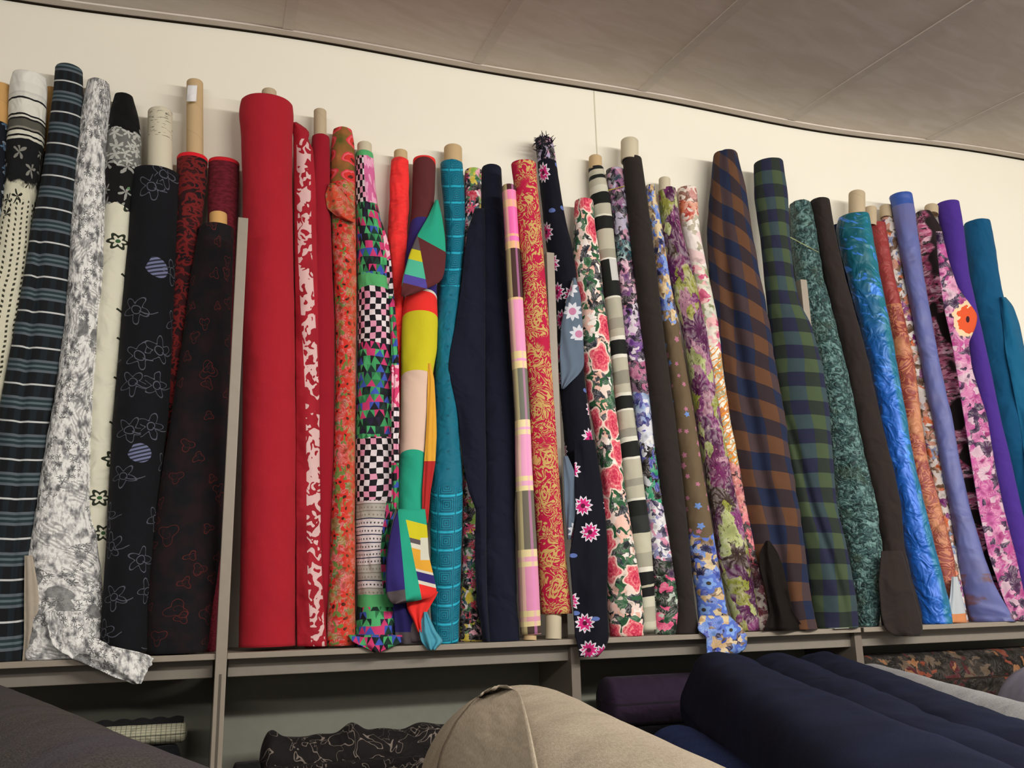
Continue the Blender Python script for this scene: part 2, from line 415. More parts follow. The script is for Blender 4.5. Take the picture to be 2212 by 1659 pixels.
def M_patch():
    g = G('multicolour_patchwork_print'); ck = checker(g, .0125, '17141c', 'e8dde4', .0115); tr = triangles(g, .0165)
    a, b = g.warp(g.u, g.v, 14, .005, 2); row = (b/.0165); fr = row.frac(); cells = (a/.0075+row.floor()*.5).frac()
    br = g.mix((fr < .14), 'd8cccf', '1d2346'); br = g.mix((fr > .5)*(fr < .72)*(cells < .4), br, '47424a'); br = g.mix((g.white(row.floor(), 3.) > .7)*.7, br, '9a9788')
    pink = g.mix(g.noise(g.u, g.v*.5, 60, 3) > .5, 'd3699f', 'e9a8c8'); grn = vary(g, '5fc07a', .2, 30)
    v = g.v+(g.noise(g.u, g.v, 20, 1)-.5)*.02
    c = g.mix(v > .325, ck, grn); c = g.mix(v > .345, c, g.mix(g.u < -.004, pink, ck)); c = g.mix(v > .445, c, tr); c = g.mix(v > .60, c, grn)
    c = g.mix(v > .628, c, ck); c = g.mix(v > .745, c, tr); c = g.mix(v > .948, c, ck); c = g.mix(v > 1.085, c, g.mix(g.u > .020, br, tr))
    c = g.mix(v > 1.285, c, grn); c = g.mix(v > 1.31, c, tr)
    return g.out(c, .7, .1, bump=wr(g, 18, 1.2), bd=.004)
def M_patchside():
    g = G('multicolour_patchwork_print_edge'); ck = checker(g, .012, '1b1720', 'e8dde4', .010); tr = triangles(g, .017)
    pink = g.mix(g.noise(g.u, g.v*.7, 70, 3) > .5, 'd63f74', 'f0b9cc'); v = g.v+(g.noise(g.u, g.v, 20, 1)-.5)*.02
    c = g.mix(v > .50, tr, pink); c = g.mix(v > .56, c, ck); c = g.mix(v > .64, c, tr); c = g.mix(v > .79, c, pink); c = g.mix(v > .88, c, ck); c = g.mix(v > 1.0, c, tr)
    return g.out(c, .7, .1, bump=wr(g, 20), bd=.003)
def M_brightred():
    g = G('scarlet_knit'); c = g.mix(g.noise(g.u, g.v, 220, 2)*.35, 'f2232b', 'ff6a5c'); return g.out(c, .9, .5, bump=wr(g, 22, 2), bd=.006)
def M_bands(name, stops, warpa=.01, rough=.9, tilt=0., arch=0.):
    g = G(name); v = g.v+(g.noise(g.u, g.v, 6, 1)-.5)*warpa+g.u*tilt-g.u*g.u*arch
    return g.out(g.ramp(v, stops, True), rough, .15, bump=wr(g, 9, 1.2), bd=.004)
CB = dict(br='5c2b2e', ind='342b72', teal='28a285', gold='e0a53a', yel='cdc327', pale='dfc1b0', red='e8332f', wht='d6d3c6', gry='5b5358')
def M_colour_roll():
    return M_bands('colour_block_crepe', [(0, 'cfc9c0'), (.336, 'e8332f'), (.345, CB['br']), (.475, CB['ind']), (.60, 'e0d8cc'), (.603, CB['ind']), (.612, CB['ind']), (.628, 'dcd8cc'), (.636, CB['red']), (.672, CB['yel']), (.802, CB['pale']), (.972, CB['teal']), (1.3, CB['gry'])], .006, arch=6.)
def M_colour_flap():
    g = G('colour_block_crepe_upper_fold'); x, y = g.u, g.v
    c = g.mix((y-.513)-(x-.905)*.55 > 0, CB['teal'], CB['br'])
    left = g.m('LESS_THAN', x, (y-.51)*.18+.9025)
    lc = g.ramp(y+(x-.88)*-.25, [(0, CB['gry']), (.535, CB['yel']), (.556, '4fb99a'), (.590, '5348a0'), (.61, CB['br'])], True)
    lc = g.mix(x < (.889-(y-.515)*.25), lc, CB['gry']); lc = g.mix((x < .889-(y-.515)*.2)*(y > .585), lc, '2f9478')
    c = g.mix(left, c, lc)
    return g.out(c, .9, .15, bump=wr(g, 9), bd=.003)
def M_colour_skirt():
    g = G('colour_block_crepe_lower_fold'); x, y = g.u, g.v
    xl = .862+(y-1.13)*.09                  # indigo | teal seam
    xr = .878+(y-1.13)*.2                  # teal | stripes seam
    st = g.ramp((y+(x-.9)*-.25-1.1)*3, [(0, CB['teal']), (.085, CB['yel']), (.195, CB['gry']), (.225, 'd8d4c6'), (.255, CB['gold']), (.385, 'd8d4c6'), (.40, CB['ind']), (.455, 'd8d4c6'), (.48, CB['red'])], True)
    st = g.mix((x > .908)*(y > 1.162)*(y < 1.21), st, 'd0cfc0')
    c = g.mix(x < xl, CB['teal'], CB['ind']); c = g.mix((x < xl)*(y+(x-.85)*.15 > 1.277), c, CB['gry'])
    c = g.mix((x > xr)*(x > .868), c, st)
    return g.out(c, .9, .15, bump=wr(g, 8), bd=.003)
def M_tealtile():
    g = G('teal_sheer_square_tile_jacquard'); v = g.v-g.v*g.v*.06
    v = v+g.u*g.u*6.
    per = .0335; row = v/per; fy = row.frac()-.5; fx = ((g.u+.004+g.v*.01)/.031).frac()-.5
    d = g.mx((fx).abs(), (fy).abs())
    rings = ((d/.115).frac() < .42)
    tile = g.mix(rings*(d < .44), '0f7c98', '0a4f66'); tile = g.mix(((fy.abs() > .46)), tile, '2ab4d2'); tile = g.mix((fx.abs() > .465), tile, '0c6078')
    plain = g.mix(g.noise(g.u, g.v, 30, 3)*.5, '10718c', '0b566d'); tiny = ((fx.abs()) < .1)*((fy.abs()) < .06); plain = g.mix(tiny*.6, plain, '0a4357')
    mid = (g.v > .625)*(g.v < 1.055)
    return g.out(g.mix(mid, tile, plain), .6, .3, bump=wr(g, 26, .8), bd=.004)
def M_blacktropic():
    g = G('black_tropical_floral_print'); c, (a, b) = g.blobs(g.u, g.v, ['0e1014', '0e1014', '14161a', '3f7a4c', '0f1216', 'c2324c', 'e7a3b6', '8fb34a', 'd9c23a', 'e9dfe2', '2a5e70', '11131a'], 62, .014, 40, 2)
    f, r, _ = g.flower(g.u, g.v, 32, .019, 7, 3, .5, .45); c = g.mix(f, c, 'd84f78'); c = g.mix(f*(r > .55), c, 'efc3cf')
    return g.out(c, .8, bump=wr(g), bd=.003)
def M_pinkplaid():
    g = G('pink_yellow_brown_check'); us = g.u
    v = g.v+g.u*.06
    pk = [(0, '7a3f45'), (.400, '4b2a2c'), (.412, 'f088b6'), (.432, 'f0b898'), (.448, 'f06fb4'), (.505, 'f0b890'), (.515, 'ec79c0'), (.525, 'eebb8c'), (.540, '4b3534'), (.643, 'eec79a'), (.650, 'eea0c8'), (.76, 'f0dca6'), (.775, 'eea6d6'), (.783, 'f0dca6'), (.795, '787a70'), (.905, 'f2e2b2'), (.920, 'efb2da'), (.928, 'f0e0b0'), (.940, 'efa9cf'), (1.03, 'f0dda8'), (1.04, 'ecb0d0'), (1.05, 'efdfa9')]
    lo = [(1.06, '6f6a60'), (1.187, 'ead8a8'), (1.203, 'e6a8c2'), (1.21, 'e8d6a6'), (1.222, 'e093bb'), (1.318, 'e2cf9e'), (1.332, 'e0a0b4'), (1.34, 'e2cf9e'), (1.352, '4b3b35'), (1.366, 'c9938c')]
    c = g.ramp(v, pk+lo, True)
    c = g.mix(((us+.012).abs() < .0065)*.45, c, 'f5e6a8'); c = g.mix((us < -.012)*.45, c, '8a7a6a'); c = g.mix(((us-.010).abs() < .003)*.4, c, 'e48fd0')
    return g.out(c, .85, bump=wr(g, 8), bd=.002)
def M_paisley():
    g = G('crimson_gold_paisley'); a, b = g.warp(g.u, g.v, 22, .012, 4)
    n = g.noise(a, b, 26, 3, 2.5, 1.2); n2 = g.noise(a, b, 60, 8, 2, 1.0)
    line = ((n*10).frac()-.5).abs() < .23
    lx, ly, c1, c2, c3 = g.vor(a, b*.8, 20, 2, .8); r = g.hyp(lx*1.7+ly*.5, ly); rings = ((r/.0085+g.atan2(ly, lx)*.16).frac() < .45)*(r < .021)
    m = g.mx(rings*(c2 > .5), line*(n2 > .38)); m = m*(g.smooth(g.noise(g.u, g.v, 14, 9), .30, .40))
    c = g.mix(m, 'b81a44', 'caa766'); return g.out(c, .75, bump=wr(g, 8)+m*1.2, bd=.0015)
def M_navyflower():
    g = G('navy_cloth_pink_white_dahlia'); c = vary(g, '0f1120', .2, 12)
    a, b = g.u, g.v
    lx, ly, c1, c2, c3 = g.vor(a, b, 15.5, 6, .75); r = g.hyp(lx, ly); an = g.atan2(ly, lx)
    pet = (an*(11/6.2832)+c1).frac()-.5; rad = .0225*(1-pet.abs()*.75)
    f = (r < rad)*(c2 < .75)
    c = g.mix(f, c, 'dcd3e2'); c = g.mix(f*(r < rad*.78)*(g.noise(a, b, 120, 2) > .40), c, 'c92a79'); c = g.mix(f*(r < .005), c, '5a1034')
    l2x, l2y, d1, d2, d3 = g.vor(a, b, 24, 2, 1.); c = g.mix((g.hyp(l2x, l2y*1.9) < .009)*(d1 > .78)*(1-f), c, '5a6fae')
    tp = g.blobs(g.u, g.v, ['0d0d14', 'a99fc4', '0d0d14', 'c58fae', '12121c'], 60, .01, 40, 2)[0]
    c = g.mix((g.v < .352)*(g.noise(g.u, g.v, 40, 2) > .42), c, tp)
    return g.out(c, .85, bump=wr(g, 9), bd=.003)
def M_denim():
    g = G('grey_blue_chambray_back'); c = vary(g, '65758a', .12, 18)
    lx, ly, c1, c2, c3 = g.vor(g.u, g.v, 19, 3, .6); r = g.hyp(lx, ly); an = g.atan2(ly, lx); pet = (an*(9/6.2832)+c1).frac()-.5
    f = (r < .021*(1-pet.abs()*.8))*((g.v < .735)+(g.v > 1.12))
    c = g.mix(f, c, 'cfd2de'); c = g.mix(f*(r < .008), c, 'bf7da0'); return g.out(c, .9, bump=wr(g, 9), bd=.003)
def M_roses():
    g = G('white_rose_garland_print'); a, b = g.warp(g.u, g.v, 40, .006)
    bg = g.blobs(g.u, g.v, ['e9d6cc', '161c20', '1f2a2c', '2f5c41', 'e8b6a4', '27323e', '3a6e4a', 'f2ebe6', 'eec2b4'], 50, .014, 40, 3)[0]
    lx, ly, c1, c2, c3 = g.vor(a*1.1, b, 15, 3, .5); r = g.hyp(lx, ly*.85); an = g.atan2(ly, lx)
    edge = .0275+g.m('COSINE', an*5+c1*6)*.004; f = (r < edge)*(c2 < .78)
    sp = g.noise(lx*1.+c1, ly, 150, 3, 2, 1.5)*.9+(r/edge)*.35-.1+g.m('SINE', r*700+an*2)*.08
    rose = g.ramp(sp, [(.25, 'b01e46'), (.45, 'd23e5c'), (.62, 'e4747e'), (.8, 'f0b4ac')]); rose = g.mix(r > edge*.86, rose, 'f3d8cc')
    c = g.mix(f, bg, rose)
    lf = (r > edge)*(r < edge*1.28)*(g.m('COSINE', an*3+c2*6) > .5); c = g.mix(lf, c, '2b5a3c')
    return g.out(c, .7, bump=wr(g, 12), bd=.003)
def M_blackbeige():
    g = G('black_stone_white_block_stripe')
    L = [(0, 'b6b3a2'), (.360, '1c1f1f'), (.368, 'b9b6a5'), (.380, '1c1f1f'), (.389, 'b5b2a1'), (.404, 'c9c7b8'), (.418, '161918'), (.442, 'b5b2a1'), (.466, 'dedccb'), (.470, '191c1b'), (.498, 'b8b5a4'), (.540, '9d9a8b'), (.560, 'e6e5dd'), (.566, '1b1e1d'), (.642, 'dcdbcf'), (.648, 'b2af9f'), (.690, '9a978a'), (.712, 'b4b1a1'), (.730, 'e2e1d6'), (.737, '1a1d1c'), (.769, 'e2e1d6'), (.775, 'b8b5a4'), (.803, '8f8c80'), (.830, 'b8b5a4'), (.851, 'dddccf'), (.857, '1a1d1c'), (.885, 'e0dfd2'), (.890, 'b8b5a4'), (.928, '97948a'), (.945, 'dcdbcf'), (.956, '1a1d1c'), (.984, 'dfded4'), (.989, 'b8b5a4'), (1.035, '9a978b'), (1.05, 'b8b5a4'), (1.075, 'e0dfd4')]
    L = L[1:]
    L2 = [(1.083, '1a1d1c'), (1.115, '2c302f'), (1.15, 'c0bda9'), (1.19, 'a5a292'), (1.226, 'e0dfd4'), (1.233, '15181a'), (1.262, 'b9b6a4'), (1.266, '15181a'), (1.286, 'cac8b6'), (1.31, 'b0ad9c'), (1.34, 'c4c2b0')]
    v = g.v+g.u*.12+(g.noise(g.u, g.v, 20, 1)-.5)*.008
    c = g.ramp(v, [(0, 'b6b3a2')]+L+L2, True)
    c = g.mix((g.u < .004)*(v > .566)*(v < .612), c, '1b1e1d'); c = g.mix((g.u > .004)*(v > .566)*(v < .612), c, 'c6c7c6')
    return g.out(c, .7, bump=wr(g, 12), bd=.003)
def zones(g, lst):
    c = lst[0][1]; n = (g.noise(g.u, g.v, 30, 2)-.5)*.06
    for (v0, k) in lst[1:]: c = g.mix(g.v+n > v0, c, k)
    return c
def M_purpleteal():
    g = G('purple_teal_black_bouquet_print'); B = lambda cols, sc, s: g.blobs(g.u, g.v, cols, sc, .012, 45, s)[0]
    z = zones(g, [(0, B(['8a5a86', 'b3adc8', '17151f', 'c58fa8', '241d2e', '34404f'], 60, 1)), (.52, B(['1f3d48', '2f6470', '4b8990', '17212a', 'a9c3c4'], 65, 2)), (.565, B(['17141c', 'bf7ea0', '6d3e78', 'e0b7cb', '2a1c2e', '17141c'], 60, 3)),
        (.66, B(['6f3f96', 'd9cfdf', '241c36', 'b583bd', '3a2850'], 58, 4)), (.78, B(['241a28', 'b5668f', '46304c', '7d5b78'], 62, 5)), (.85, B(['5d5fb5', '8fa5d6', 'dfe3ef', '3c3f86', 'a3b8dc'], 45, 6)),
        (.94, B(['eceef2', '5b59a8', 'cfd6e6'], 40, 7)), (.965, B(['101214', '131518', '3c49a0', '101214', '2f9c72', 'd8dde8'], 45, 8)), (1.09, B(['e8e8ee', '8088b8', 'e6e6ec', '3b3a58', 'b3a3c8', 'd487a8'], 60, 9)), (1.21, B(['17141c', '3a2444', '17301f', '1f1a26'], 45, 10)),
        (1.245, B(['12261b', '1f4a30', '16201a', 'e05a88', '12261b', 'b6c6ba'], 52, 11))])
    return g.out(z, .75, bump=wr(g, 12), bd=.003)
def M_brownblue():
    g = G('olive_brown_cloth_blue_gold_flowers'); B = lambda cols, sc, s: g.blobs(g.u, g.v, cols, sc, .008, 45, s)[0]
    fl = B(['3a52b0', '6f93d8', 'c9a878', '1f2450', 'd8c49a', '5f7fd0', '7a6248'], 52, 2)
    br = g.mix(g.noise(g.u, g.v, 30, 2)*.4, '6b5a44', '4b3e30'); br = g.mix(g.flower(g.u, g.v, 42, .007, 5, 3, .55, .2)[0], br, 'b0708a'); br = g.mix(g.flower(g.u, g.v, 26, .008, 5, 9, .3, .2)[0], br, '6c8fd0')
    lx, ly, c1, c2, c3 = g.vor(g.u, g.v, 20, 4, .6); r = g.hyp(lx, ly); an = g.atan2(ly, lx); pet = .018+g.m('COSINE', an*5+c1*6)*.004
    big = g.mix((r < pet)*(c2 < .7), fl, '5874cc'); big = g.mix((r < pet*.6)*(c2 < .7), big, '7fa3e6'); big = g.mix((r < .004)*(c2 < .7), big, '3f3a30')
    return g.out(zones(g, [(0, fl), (.44, fl), (.70, br), (1.16, big)]), .65, bump=wr(g, 12), bd=.003)
def M_purpleolive():
    g = G('plum_olive_watercolour_floral'); c, (a, b) = g.blobs(g.u, g.v*.7, ['5c1a52', '7d356f', '8f9140', '45123c', 'a8788e', '6d2459', 'aab473', '3a2a22', '4f1848', '8a9038'], 25, .016, 34, 2)
    n = g.noise(g.u*2, g.v, 90, 3, 3); c = g.mix((n > .63)*.4, c, 'd8cabc'); c = g.mix((n < .40)*.6, c, '32102a'); return g.out(c, .7, bump=wr(g, 14), bd=.003)
def M_creampink():
    g = G('cream_orange_pink_floral'); B = lambda cols, sc, s: g.blobs(g.u, g.v, cols, sc, .012, 50, s)[0]
    gold = g.mix(((g.v+g.u*.7)/.012+g.noise(g.u, g.v, 50, 1)*2).frac() < .28, B(['dcd6c0', 'a9a078', 'efe9dd', 'c07a48'], 60, 3), 'dd8a2c')
    return g.out(zones(g, [(0, B(['e8dcd2', '8a5a48', 'e2c2b8', 'c98d88'], 60, 1)), (.44, B(['d9703a', 'e0a088', 'e8d6cc', 'c24838'], 60, 6)), (.475, B(['e9e0dc', 'f0ebe6', 'b8b09c', '4b4038', 'e6c8c8'], 34, 2)), (.58, B(['e3dccf', 'c9547c', '9aa078', 'e8b0b4', 'cfd3c2'], 50, 8)), (.76, gold), (1.0, B(['cc8078', 'e0a098', '4a2c30', 'b86068', 'd98f88'], 62, 4)), (1.10, B(['b04058', '2e2628', 'e08088', 'c04c60'], 56, 5)), (1.22, B(['b06478', 'e6c9c6', '5c3040', 'efe4dc', '8a4050'], 60, 7))]), .7, bump=wr(g, 14), bd=.003)
def M_gingham(name, A, Bc, pv, pu, shear, ph=0., lwarp=0., amt=.5):
    g = G(name); v = g.v-.3; vv = (v-v*v*lwarp)/pv-g.u*shear*g.smooth(1.5-g.v, .3, .9)/pv+ph+(g.noise(g.u, g.v, 5, 3)-.5)*.35
    uu = g.u/pu+.25+(g.noise(g.u, g.v, 4, 7)-.5)*.8
    a = (vv.frac() < .5); b = (uu.frac() < .5)
    c = g.mix(b, g.mix(a, Bc[0], A[0]), g.mix(a, Bc[1], A[1])); return g.out(c, .92, bump=wr(g, 8, 1.2), bd=.003)
def M_tealcrinkle():
    g = G('teal_crinkled_silk'); a, b = g.warp(g.u, g.v, 22, .008); n = g.noise(a*.9+b*.7, b*1.3-a*.5, 60, 3, 3, 1.6); n2 = g.noise(a*1.6, b*.45, 110, 6, 2, .8)
    c = g.ramp(n, [(.36, '1b3536'), (.5, '2f5556'), (.64, '6f9593')]); c = g.mix((g.smooth(g.noise(g.u, g.v, 16, 7), .55, .7))*.5, c, '3a4a30')
    c = g.mix((n2 > .62)*.5, c, '7ea29f')
    return g.out(c, .5, .3, bump=n*6+wr(g, 20), bd=.004, spec=.5)
def M_tealshine():
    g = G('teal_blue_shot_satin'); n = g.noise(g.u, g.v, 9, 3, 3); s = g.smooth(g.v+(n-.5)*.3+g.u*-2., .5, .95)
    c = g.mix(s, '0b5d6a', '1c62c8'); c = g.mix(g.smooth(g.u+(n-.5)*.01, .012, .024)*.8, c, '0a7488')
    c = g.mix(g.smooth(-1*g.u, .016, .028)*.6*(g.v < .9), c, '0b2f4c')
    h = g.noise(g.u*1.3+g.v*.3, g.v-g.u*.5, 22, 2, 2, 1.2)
    hi = g.smooth(g.noise(g.u*.8+g.v*.4, g.v*2.2-g.u*1.2, 26, 5, 2, 1.5), .60, .66); c = g.mix(hi*.8, c, '3d86f2')  # blotchy satin highlights painted into the colour as brighter blue
    return g.out(c, .42, .2, .15, .5, h*3.2, .005, weave=False)
def M_rust():
    g = G('rust_brocade'); a, b = g.warp(g.u, g.v, 30, .012); n = g.noise(a, b, 26, 3, 2, 1.5); c = g.mix(((n*8).frac() < .35), '8c3a34', 'b9704e')
    c = g.mix(g.smooth(g.noise(g.u, g.v, 18, 3), .5, .62)*.7, c, 'c98a60'); c = g.mix(g.v < .66, c, g.mix(g.noise(g.u, g.v, 90, 2), 'a03038', '8a3a30'))
    return g.out(c, .5, .2, .1, .5, bump=n*3+wr(g, 20), bd=.003)
def M_whitebrown():
    g = G('brown_cloth_white_orange_blossom'); c = g.blobs(g.u, g.v, ['6f5340', 'd8d0cc', 'e0dad6', '7d5f48', 'd4ccd0', '8090b8', '7e2c78', 'd06a3a', 'dcd6d2', 'c8907c', '6a503e'], 62, .012, 45, 2)[0]
    return g.out(c, .75, bump=wr(g), bd=.003)
def M_cherry():
    g = G('black_cloth_pink_cherry_blossom'); z = g.smooth(g.noise(g.u, g.v, 15, 2, 1), .47, .52)
    c = g.blobs(g.u*.6, g.v*1.5, ['a23a68', 'd67aa0', 'e9b8cc', '7a2850', 'c04f80', '2a181e', 'dd8fb0'], 85, .008, 60, 3)[0]; c = g.mix(z, '231a1c', c); return g.out(c, .75, bump=wr(g), bd=.003)
def M_poppy():
    g = G('magenta_orange_poppy_print'); c = g.blobs(g.u, g.v, ['a83c80', 'bf5c9c', 'd090b4', '3a2448', 'b04a90', 'c9a8bc', 'c878a8', '4a2850', 'b44e92'], 48, .012, 40, 4)[0]
    w = (g.noise(g.u, g.v, 60, 2)-.5)*1.1
    for (u0, v0, ru, rv) in ((2.094, .690, .026, .030), (2.036, .585, .012, .028), (2.118, 1.03, .026, .052), (2.190, 1.29, .02, .03)):
        r = g.ell(u0, v0, ru, rv)+w
        c = g.mix(r < 1.35, c, 'e6c8a4'); c = g.mix(r < 1., c, 'd8552e'); c = g.mix(g.ell(u0-.004, v0, .004, .007) < 1, c, '3a1420'); return g.out(c, .75, bump=wr(g), bd=.003)
def M_periwinkle():
    g = G('periwinkle_silk'); n = g.noise(g.u, g.v, 20, 3, 3); c = g.mix(g.smooth(n, .3, .8)*.4, '5b65a4', '6c6188'); c = g.mix(g.v < .447, c, '2b4fa3')
    c = g.mix(g.smooth(n, .52, .6)*(g.v > 1.24), c, '6a4a58'); return g.out(c, .5, .3, .05, .5, wr(g, 14, 1.3), .004)
def M_tube(col='c9ae86'):
    g = G('cardboard_'+col); c = g.mix(g.noise(g.u*40, g.v*60, 8, 1)*.3, col, 'a08a66'); sp = ((g.v*9+g.u*5).frac() < .02); c = g.mix(sp*.3, c, '8f7a5a'); return g.out(c, .8, 0, weave=False)
def M_printtube():
    g = G('white_printed_tube'); c = 'd2ccb8'; f = (g.noise(g.u*.5, g.v*2.2, 100, 3) > .62); top = (g.v > .12)
    c = g.mix(f*top*.8, c, '55504a'); return g.out(c, .6, 0, weave=False)
TUBE = M_tube(); TUBE2 = M_tube('bfae94'); TUBE3 = M_tube('d8a868'); TUBEW = M_tube('cfc7b0')

# ------------------------------------------------------------------ room
def wallmat():
    g = G('cream_wall_paint'); n = g.noise(g.x, g.z, 3, 1, 3); g.put(g.bsdf.inputs['Base Color'], g.mix(n*.25, 'efebdf', 'e0dac9'))
    g.bsdf.inputs['Roughness'].default_value = .75; g.bsdf.inputs['Specular IOR Level'].default_value = .2; return g.mat
def ceilmat():
    g = G('ceiling_fabric_panel'); a = g.x*.5; n = g.noise(a+g.y*.3, g.y*2-g.x*.6, 6, 1, 6, 1.2); c = g.mix(g.smooth(n, .3, .75)*.6, 'd2c8be', 'e6deda')
    fine = g.noise(g.x*.3+g.y*.1, g.y*3, 120, 2, 2); c = g.mix(fine*.25, c, 'b8ada5'); g.put(g.bsdf.inputs['Base Color'], c)
    g.bsdf.inputs['Roughness'].default_value = .9; g.bsdf.inputs['Specular IOR Level'].default_value = .1; return g.mat
def plain(name, c, r=.6, spec=.3):
    g = G(name); return g.out(g.mix(g.noise(g.x+g.z*.3, g.y+g.z, 30, 1)*.15, c, '000000'), r, 0, spec=spec, weave=False)
WALL, CEIL = wallmat(), ceilmat()
WX0, WX1, ZC = -4.0, 7.0, EYE+1.645*1.143
def ms(p):
    return p
wall = box('wall_back', (WX0, 0, 0), (WX1, .12, ZC+.25), WALL); wall['kind'] = 'structure'
fl = box('floor', (WX0, -7, -.1), (WX1, .12, 0), plain('grey_floor', '77726a', .6)); fl['kind'] = 'structure'
# ceiling: slightly sagging panels, rising towards the wall
def ceil_z(x, y):
    sag = .012*math.sin(x*1.9+.4)+.007*math.sin(x*4.3+1)
    base = ZC+.008*(x-1)*.6+(.13*y)
    return base+sag*math.exp(y*1.5)
NXC, NYC = 170, 60
vs, fs = [], []
for j in range(NYC+1):
    y = -7*(j/NYC)**1.4 - .004
    for i in range(NXC+1):
        x = WX0+(WX1-WX0)*i/NXC; vs.append((x, y, ceil_z(x, y)))
for j in range(NYC):
    for i in range(NXC):
        a = j*(NXC+1)+i; fs.append((a, a+1, a+NXC+2, a+NXC+1))
cl = link('ceiling', vs, fs, CEIL); cl['kind'] = 'structure'
so = cl.modifiers.new('thickness', 'SOLIDIFY'); so.thickness = .03; so.offset = -1
def strip_on_ceiling(name, pts_l, pts_r, mat, th=.004):
    vs, fs = [], []
    for (a, b) in zip(pts_l, pts_r):
        for (x, y) in (a, b): vs.append((x, y, ceil_z(x, y)-th))
        for (x, y) in (a, b): vs.append((x, y, ceil_z(x, y)+.004))
    for k in range(len(pts_l)-1):
        a, b = k*4, k*4+4
        fs += [(a, a+1, b+1, b), (a, b, b+2, a+2), (a+1, a+3, b+3, b+1)]
    fs += [(0, 2, 3, 1), tuple(len(vs)-4+q for q in (0, 1, 3, 2))]
    o = link(name, vs, fs, mat, smooth=False); o['kind'] = 'structure'; return o
BATT = plain('ceiling_batten', 'd3cac2', .9, .1); DARK = plain('dark_gap', '2e2821', .95, 0)
xs = [WX0+.02+i*.08 for i in range(137)]
strip_on_ceiling('trim_1', [(x, -.05) for x in xs], [(x, -.012) for x in xs], CEIL, .006)
# the dark gap where the sagging ceiling meets the wall
strip_on_ceiling('trim_2', [(x, -.012) for x in xs], [(x, -.001) for x in xs], DARK, .009)
k = 3
for px0, py0 in ((622, 75), (1030, 149), (1387, 204), (1708, 251), (2006, 299)):
    x0 = P(px0, py0, -.05)[0]
    ys = [-.055-.1*i for i in range(55)]
    strip_on_ceiling('trim_%d' % k, [(x0-.018, y) for y in ys], [(x0+.018, y) for y in ys], BATT, .004); k += 1
sx = P(1286, 260, 0)[0]
o = box('trim_8', (sx-.0022, -.0015, SHELF_Z+.02), (sx+.0022, .0005, ZC-.004), plain('joint_strip', 'd2ccba', .8, .1)); o['kind'] = 'structure'

# ------------------------------------------------------------------ shelving
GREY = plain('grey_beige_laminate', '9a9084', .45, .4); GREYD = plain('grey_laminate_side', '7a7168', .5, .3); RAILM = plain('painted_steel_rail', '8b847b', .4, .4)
def px_x(px, py, y): return float(P(px, py, y)[0])
X1 = px_x(494, 1100, -.315)          # left upright
X2 = px_x(1198, 800, -.20); X3 = px_x(1740, 640, -.20)
def upright(cx, front, ztop, label, post_depth=.045, w=.028, lower_front=None):
    e = empty('shelf_upright', (cx, front, 0)); tagt(e, label, 'shelf upright', 'grey uprights of the wall shelving')
    lf = lower_front or front
    if abs(lf-front) < 1e-6:
        box('post', (cx-w/2, front, .02), (cx+w/2, front+post_depth, ztop), GREY, e, .002)
        box('side_panel', (cx-w/2+.003, front+post_depth, .02), (cx+w/2-.003, -.002, SHELF_Z-.02), GREYD, e, .001)
        o = box('slot_strip', (cx-.003, front-.0012, .1), (cx+.003, front+.002, SHELF_Z-.05), plain('slot_dark', '5d564e', .6), e)
    else:
        box('post', (cx-w/2, front, SHELF_Z+.0005), (cx+w/2, front+post_depth, ztop), GREY, e, .002)
        box('side_panel', (cx-w/2, lf, .02), (cx+w/2, -.002, SHELF_Z-.0155), GREYD, e, .001)
    return e
zt = lambda px, py, y: float(P(px, py, y)[2])
upright(X1, -.318, zt(520, 470, -.315), 'grey upright post standing between the black and red embroidered roll and the big red roll')
upright(X2, -.20, zt(1190, 545, -.2), 'grey upright post standing beside the red and gold paisley roll', lower_front=-.285)
XL3 = px_x(1820, 1400, -.285)
upright(X3, -.20, zt(1732, 603, -.2), 'grey upright post showing between the green check roll and the teal crinkled roll', lower_front=-.285)
def shelf(x0, x1, label):
    e = empty('shelf_board', ((x0+x1)/2, SHELF_Y, SHELF_Z)); tagt(e, label, 'shelf', 'upper shelf boards')
    box('board', (x0, SHELF_Y, SHELF_Z-.015), (x1, -.003, SHELF_Z), GREY, e, .0015)
    box('support_rail', (x0+.004, -.262, SHELF_Z-.062), (x1-.004, -.240, SHELF_Z-.0152), RAILM, e, .002)
gap = px_x(1863, 1360, SHELF_Y); j2 = px_x(1250, 1385, SHELF_Y)
shelf(-1.6, X1-.0145, 'grey shelf board left of the first upright, under the black and white rolls')
shelf(X1+.0145, j2-.001, 'grey shelf board under the big red roll and the colourful middle rolls')
shelf(j2+.001, gap-.006, 'grey shelf board under the rose, brown check and green check rolls')
shelf(gap+.006, 4.2, 'grey shelf board at the right under the blue, violet and pink rolls')
clip = box('shelf_clip', (gap-.0055, SHELF_Y+.004, SHELF_Z-.014), (gap+.0055, SHELF_Y+.05, SHELF_Z-.001), DARK); tagt(clip, 'dark clip in the joint between two right-hand shelf boards', 'clip')
LOWZ = SHELF_Z-.46
e = empty('lower_shelf_board', (1, -.3, LOWZ)); tagt(e, 'grey lower shelf board carrying the folded dark fabrics', 'shelf')
for (a, b) in ((-1.6, X1-.0145), (X1+.0145, X2-.0145), (X2+.0145, X3-.0145), (X3+.0145, 4.2)): box('board', (a, SHELF_Y, LOWZ-.018), (b, -.003, LOWZ), GREY, e, .001)

